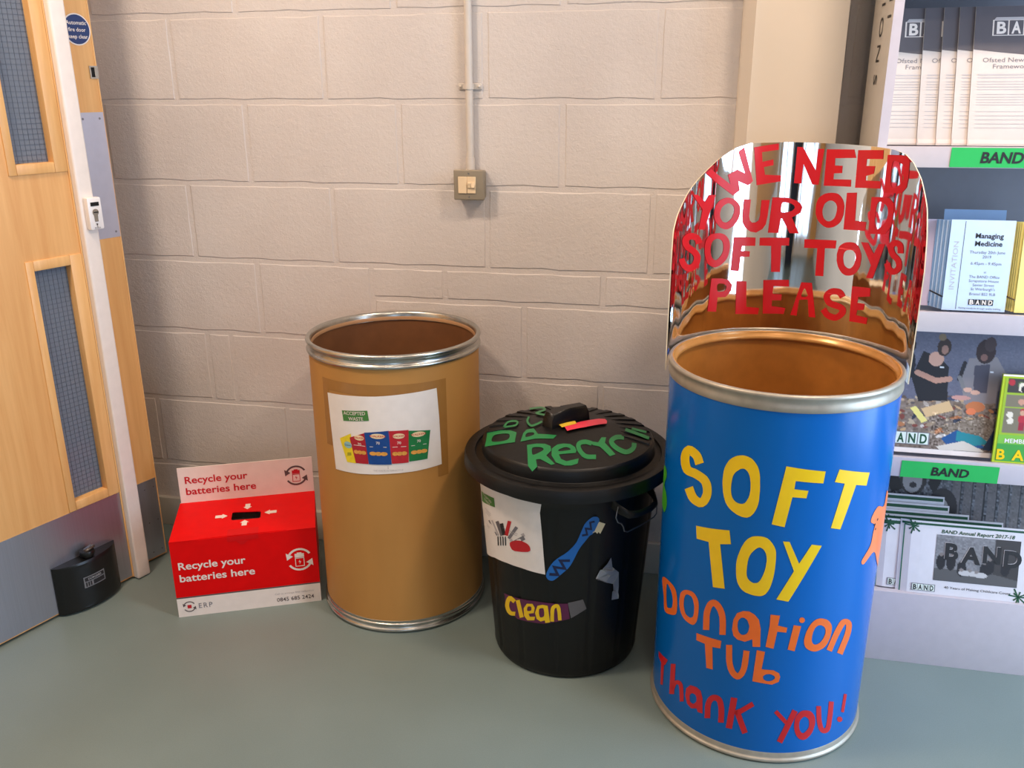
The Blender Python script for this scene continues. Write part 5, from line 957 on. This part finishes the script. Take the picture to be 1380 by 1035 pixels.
# second shelf
S = lean_plane(1.632, -.262, .909, -.232, .196); b = slab('leaflet', S, 0, 0, .058, .194, .003, M_LILAC); tag(b, 'lilac leaflet half hidden by the mirrored card, second shelf', 'leaflet')
text('printed_text', 'ing', .008, S, .043, .006, .0006, M_INK, b)
S = lean_plane(1.700, -.244, .909, -.190, .222); b = slab('leaflet', S, 0, 0, .130, .216, .002, M_BLUEP); tag(b, 'grey-blue sheet poking up behind the medicine course leaflets', 'leaflet')
st = thing('leaflet_bundle', (1.75, -.28, .909), 'banded bundle of pale blue leaflets headed Managing Medicine', 'leaflets')
for i in range(7):
    S = lean_plane(1.676+.0030*i, -.262-.0050*i, .9092, -.240-.0050*i, .196)
    slab('leaflet', S, 0, 0, .130, .1935+.0004*i, .0034, [M_BLUEP, M_PAPERB][i % 2], st)
S = lean_plane(1.697, -.3005, .9092, -.277, .199)
fr_ = slab('front_leaflet', S, 0, 0, .130, .199, .0032, M_PAPERB, st)
patch('printed_lines', [quad(.0285, .003, .0295, .196)], S, .0006, M_INK, fr_)
text('printed_text', 'INVITATION', .015, S, .020, .045, .0006, M_INKL, fr_, rot=PI/2, bold=-.01, width=.105)
for s_, v, z, m_, bo in (('Managing', .160, .0155, M_INK, .02), ('Medicine', .143, .0155, M_INK, .02), ('Thursday 20th June', .1265, .0092, M_INKG, 0), ('2019', .1165, .0092, M_INKG, 0), ('6.45pm - 9.45pm', .102, .0092, M_INKG, 0), ('at', .084, .007, M_INKG, 0), ('The BAND Office', .073, .0085, M_INKG, 0), ('Scrapstore House', .064, .0085, M_INKG, 0), ('Sevier Street', .055, .0085, M_INKG, 0), ("St Werburgh's", .046, .0085, M_INKG, 0), ('Bristol BS2 9LB', .035, .0085, M_INKG, 0)):
    text('printed_text', s_, z, S, .080, v, .0006, m_, fr_, 'CENTER', bold=bo)
band_logo(S, .053, .0135, .052, .0125, fr_, M_INK, M_WCARD)
text('printed_text', 'Raising standards through quality training', .0052, S, .078, .0045, .0006, M_INKG, fr_, 'CENTER')
rb_ = lean_plane(1.676, -.262, .909, -.24, .196)
tube('rubber_band', [Vector((1.6765, -.262, .944)), Vector((1.676, -.2685, .9445)), Vector((1.688, -.288, .941)), Vector((1.6955, -.2985, .9385))], .0018, M_INK, st, seg=8)
st = thing('leaflet_bundle', (1.90, -.28, .909), 'banded bundle of yellow leaflets at the right edge of the second shelf', 'leaflets')
for i in range(7):
    S = lean_plane(1.826+.0026*i, -.262-.0050*i, .9092, -.240-.0050*i, .196)
    slab('leaflet', S, 0, 0, .130, .1925+.0004*i, .0034, M_YELP, st)
S = lean_plane(1.846, -.3005, .9092, -.277, .199); fr_ = slab('front_leaflet', S, 0, 0, .130, .197, .0032, M_YELP, st)
tube('rubber_band', [Vector((1.826, -.262, .942)), Vector((1.826, -.2685, .9425)), Vector((1.837, -.288, .939)), Vector((1.8445, -.2985, .937))], .0018, mat('tan_rubber', H(110, 90, 60), .5), st, seg=8)
# third shelf: big photo poster
def people_photo():
    c = Canvas(230, 160, (96, 96, 112)); c.noise(.012, 2)
    c.rect(0, .0, 1, .42, (120, 104, 92)); c.noise(.05, 3, (c.Y < .42)*1.0)
    R2 = random.Random(5)
    cols = [(150, 128, 104), (176, 156, 130), (90, 74, 64), (196, 186, 176), (170, 110, 70), (120, 60, 50), (60, 60, 70), (186, 150, 110), (40, 44, 60), (200, 170, 140)]
    for _ in range(170):
        x, y = R2.uniform(0, 1), R2.uniform(.10, .44); c.ell(x, y, R2.uniform(.008, .035), R2.uniform(.006, .022), R2.choice(cols), R2.uniform(0, 3))
    c.poly([(.0, .40), (.98, .44), (1, .40), (0, .36)], (120, 100, 84), .4)
    # person 1 : far left, black top
    c.ell(.135, .70, .05, .14, (28, 26, 34)); c.ell(.15, .86, .03, .05, (40, 30, 30)); c.ell(.08, .60, .05, .10, (34, 34, 48))
    # person 2 : black top, hair up
    c.poly([(.22, .82), (.30, .78), (.36, .70), (.37, .42), (.22, .40), (.17, .60)], (26, 24, 30)); c.ell(.29, .76, .04, .06, (196, 150, 130)); c.ell(.325, .86, .036, .075, (52, 38, 34)); c.ell(.31, .94, .02, .03, (124, 104, 80)); c.ell(.33, .84, .018, .038, (150, 112, 98))
    c.line((.20, .64), (.30, .58), .045, (180, 132, 112)); c.line((.30, .58), (.37, .60), .045, (184, 136, 116)); c.rect(.315, .685, .335, .70, (220, 220, 220))
    # person 3 : grey cardigan, dark hair
    c.poly([(.46, .78), (.60, .80), (.66, .66), (.64, .42), (.46, .40), (.43, .60)], (130, 122, 124)); c.poly([(.49, .72), (.57, .74), (.57, .50), (.50, .50)], (70, 66, 78)); c.ell(.54, .84, .05, .10, (44, 26, 28)); c.ell(.56, .90, .03, .06, (60, 44, 46)); c.line((.44, .74), (.42, .60), .03, (30, 26, 32)); c.line((.42, .62), (.46, .50), .03, (120, 116, 116))
    c.ell(.535, .79, .018, .03, (120, 84, 76)); c.ell(.47, .52, .022, .02, (204, 160, 140)); c.ell(.51, .50, .025, .018, (204, 160, 140)); c.rect(.575, .67, .592, .682, (226, 226, 230))
    c.poly([(.62, .52), (.70, .54), (.72, .38), (.62, .38)], (104, 100, 104))
    # person 4 : red top
    c.poly([(.80, .74), (.86, .78), (.98, .76), (1, .42), (.80, .46), (.77, .60)], (160, 36, 46)); c.ell(.885, .86, .045, .09, (34, 24, 26)); c.ell(.90, .84, .022, .045, (110, 76, 66)); c.rect(.90, .62, .93, .635, (220, 216, 210))
    c.line((.79, .62), (.74, .48), .05, (150, 104, 84))
    # table things
    c.poly([(.24, .34), (.38, .42), (.41, .34), (.27, .27)], (206, 170, 124)); c.poly([(.18, .34), (.21, .36), (.28, .24), (.25, .22)], (222, 206, 120)); c.ell(.52, .38, .05, .045, (190, 112, 66)); c.ell(.50, .34, .025, .03, (222, 120, 76)); c.poly([(.66, .40), (.84, .37), (.84, .34), (.66, .32)], (196, 50, 90)); c.ell(.40, .44, .03, .018, (60, 66, 90)); c.ell(.44, .45, .05, .02, (190, 140, 130))
    c.poly([(.34, .20), (.56, .30), (.72, .26), (.66, .12), (.50, .10)], (128, 112, 96)); c.noise(.07, 2, ((c.X > .3) & (c.X < .72) & (c.Y < .32))*1.0)
    c.poly([(.36, .10), (.44, .18), (.50, .14), (.60, .04), (.40, .04)], (28, 78, 130)); c.poly([(.44, .17), (.56, .14), (.62, .08), (.52, .05), (.44, .09)], (30, 128, 138)); c.poly([(.34, .03), (.48, .09), (.60, .01), (.36, .0)], (206, 196, 182)); c.poly([(.66, .30), (.74, .34), (.78, .10), (.62, .02), (.58, .03)], (32, 44, 66)); c.ell(.72, .24, .035, .06, (30, 90, 160)); c.ell(.74, .12, .03, .06, (214, 160, 134)); c.ell(.79, .30, .02, .04, (60, 150, 150))
    return c
S = lean_plane(1.590, -.294, .5585, -.250, .297)
pb = slab('poster', S, 0, 0, .420, .297, .003, M_WCARD); tag(pb, 'photo poster of people sorting materials round a table, third shelf', 'poster')
photo('photo_print', people_photo(), S, .003, .012, .417, .294, .0006, pb)
M_LG = mat('logo_pale', H(214, 222, 210), .5)
band_logo(S, .0255, .022, .100, .027, pb, M_LG, M_INKD, off=.0012, border=M_INKG)
# small green booklet
def kids_photo():
    c = Canvas(60, 84, (150, 176, 40)); R2 = random.Random(3)
    for (x0, y0, x1, y1) in ((.05, .82, .45, .99), (.5, .82, .95, .99), (.05, .66, .95, .80), (.05, .34, .60, .64), (.64, .34, .95, .64)):
        c.rect(x0, y0, x1, y1, R2.choice([(90, 70, 54), (60, 54, 50), (120, 110, 90), (150, 140, 120)]))
        for _ in range(7): c.ell(R2.uniform(x0+.05, x1-.05), R2.uniform(y0+.03, y1-.03), .05, .035, R2.choice([(196, 140, 116), (40, 30, 34), (170, 40, 50), (222, 210, 190), (90, 110, 60)]))
    c.ell(.32, .52, .06, .05, (176, 40, 54)); c.rect(.28, .38, .36, .48, (150, 30, 50)); c.ell(.32, .59, .04, .03, (196, 150, 120))
    c.rect(0, 0, 1, .22, (60, 150, 60)); c.rect(0, .22, 1, .32, (120, 180, 60)); return c
S = lean_plane(1.8515, -.3135, .5575, -.290, .207)
gb = slab('members_booklet', S, 0, 0, .148, .207, .008, mat('lime_cover', H(176, 196, 40), .35)); tag(gb, 'thick lime green members booklet standing before the photo poster', 'booklet')
patch('page_edges', [quad(0, .2072-.004, .148, .2072)], S, .0005, M_WCARD, gb)
photo('photo_print', kids_photo(), S, .006, .004, .146, .200, .0006, gb)
text('printed_text', 'MEMBERSHIP', .0145, S, .020, .048, .0012, M_PAPER, gb, bold=.01)
for i, c_ in enumerate('BAND'):
    text('printed_text', c_, .034, S, .006+.036*i, .008, .0014, M_YEL, gb, bold=.03)
# bottom: black and white poster behind
def bw_photo():
    c = Canvas(200, 130, (92, 92, 96)); c.noise(.08, 2)
    for i in range(8): c.rect(.50+.066*i, 0, .545+.066*i, 1, (104, 98, 98)); c.rect(.545+.066*i, 0, .551+.066*i, 1, (40, 38, 40))
    c.noise(.02, 2)
    c.poly([(.05, 1), (.14, 1), (.22, .74), (.16, .70)], (30, 28, 30)); c.poly([(.38, 1), (.48, 1), (.40, .70), (.36, .80)], (30, 28, 30))
    c.ell(.275, .84, .075, .15, (50, 46, 46)); c.ell(.27, .82, .055, .11, (156, 150, 148)); c.ell(.275, .78, .022, .025, (50, 44, 46)); c.ell(.25, .86, .01, .012, (40, 36, 38)); c.ell(.30, .86, .01, .012, (40, 36, 38))
    c.ell(.45, .60, .085, .17, (44, 40, 42)); c.ell(.435, .58, .052, .105, (150, 144, 142)); c.ell(.44, .55, .02, .012, (70, 60, 62)); c.rect(.40, .40, .50, .48, (70, 66, 68)); c.ell(.42, .62, .009, .012, (40, 36, 38)); c.ell(.455, .62, .009, .012, (40, 36, 38))
    c.rect(0, 0, .42, .45, (60, 58, 60)); return c
S = lean_plane(1.612, -.215, .194, -.150, .297)
pb = slab('poster', S, 0, 0, .420, .297, .003, M_WCARD); tag(pb, 'black and white poster of laughing children behind the bottom booklets', 'poster')
photo('photo_print', bw_photo(), S, .002, .002, .418, .295, .0006, pb)
band_logo(S, .295, .254, .110, .026, pb, M_INKG, M_INKD, off=.0012, border=M_INKD)
# annual report booklets
def splat(S, u, v, s, parent, off):
    sh = []
    for a in range(0, 360, 36):
        r = math.radians(a+10*math.sin(a)); L = s*(1 if (a//36) % 2 else .62); nx_, ny_ = -math.sin(r), math.cos(r)
        sh.append([[(u-nx_*s*.05, v-ny_*s*.05), (u+math.cos(r)*L-nx_*s*.09, v+math.sin(r)*L-ny_*s*.09), (u+math.cos(r)*L+nx_*s*.09, v+math.sin(r)*L+ny_*s*.09), (u+nx_*s*.05, v+ny_*s*.05)]])
    patch('splat_print', sh, S, off, M_INKD, parent)
def report_photo():
    c = Canvas(90, 62, (122, 120, 122)); c.noise(.03, 2); c.rect(0, 0, 1, .28, (84, 82, 82)); R2 = random.Random(2)
    c.poly([(.70, 1), (1, 1), (1, .15), (.70, .25)], (58, 54, 54))
    for x in (.08, .20, .33, .60, .66, .84): 
        y = R2.uniform(.30, .42); c.ell(x, y, .055, .17, (34, 32, 36)); c.ell(x, y+.16, .025, .04, (120, 110, 106))
    for x, y in ((.38, .22), (.48, .22), (.56, .2)): c.ell(x, y, .08, .06, (184, 180, 178)); c.ell(x-.05, y+.06, .025, .035, (130, 120, 116))
    return c
def report(x, yb, zb, yt, label, full=True, w_=.297, hh=.178, yaw=0, curl=None):
    S = lean_plane(x, yb, zb, yt, hh, yaw)
    b = slab('annual_report', S, 0, 0, w_, hh, .003, M_PAPERR, nu=12, curl=curl); tag(b, label, 'booklet', 'annual report booklets on the bottom shelf')
    cc = curl or (lambda a, q: 0)
    class Q:
        def __call__(s, u, v, off=0): return S(u, v, off+cc(u/w_, v/hh))
    q = Q()
    patch('green_border', [quad(.003, hh-(.0095 if full else .0125), w_-.003, hh-.0045)], q, .0005, M_INKD, b, .01)
    patch('green_border', [quad(.0075, .001, .0100, hh-.012)], q, .0006, mat('mid_green_ink', H(40, 110, 80), .5), b, .0025)
    splat(q, .028, hh-.014, .020, b, .0007)
    if full:
        text('printed_text', 'BAND Annual Report 2017-18', .0125, q, .092, hh-.026, .0007, M_INKD, b, bold=.02, shear=.2, width=.165)
        photo('photo_print', report_photo(), q, .083, .036, .272, hh-.030, .0007, b)
        for i, c_ in enumerate('BAND'): text('title_letter', c_, .056, q, .118+.046*i, .092-.006*(i % 2), .0018, M_INK, b, 'CENTER', bold=.04)
        for i, c_ in enumerate('BAND'): text('title_letter', c_, .056, q, .1165+.046*i, .0935-.006*(i % 2), .0015, M_INKL, b, 'CENTER', bold=.03)
        text('printed_text', '40 Years of Making Childcare Count', .0085, q, .110, .0175, .0007, M_INK, b, width=.150)
        splat(q, w_-.020, .014, .022, b, .0007)
    band_logo(q, .036, .0075, .052, .0155, b, M_LG, M_INK, border=M_INKG, off=.0007)
    return b
for i, (x1, zt) in enumerate(((1.800, .403), (1.811, .385), (1.856, .370), (1.932, .3625))):
    yb = -.232-.013*i; yt = -.190-.012*i
    report(x1-.297, yb, .1965, yt, 'annual report booklet in the row behind, %s showing only its green-edged top' % ['rearmost,', 'second,', 'third,', 'nearest,'][i], False, hh=math.hypot(zt-.1965, yt-yb))
crl = lambda a, q: -.009*(1-min(1, a/.12))**2
report(1.632, -.3035, .1980, -.266, 'annual report booklet partly covered, left of the front one', False, hh=.175, curl=crl)
report(1.6865, -.3165, .1975, -.276, 'annual report booklet in front with a captioned group photo', True, hh=.181, curl=crl)
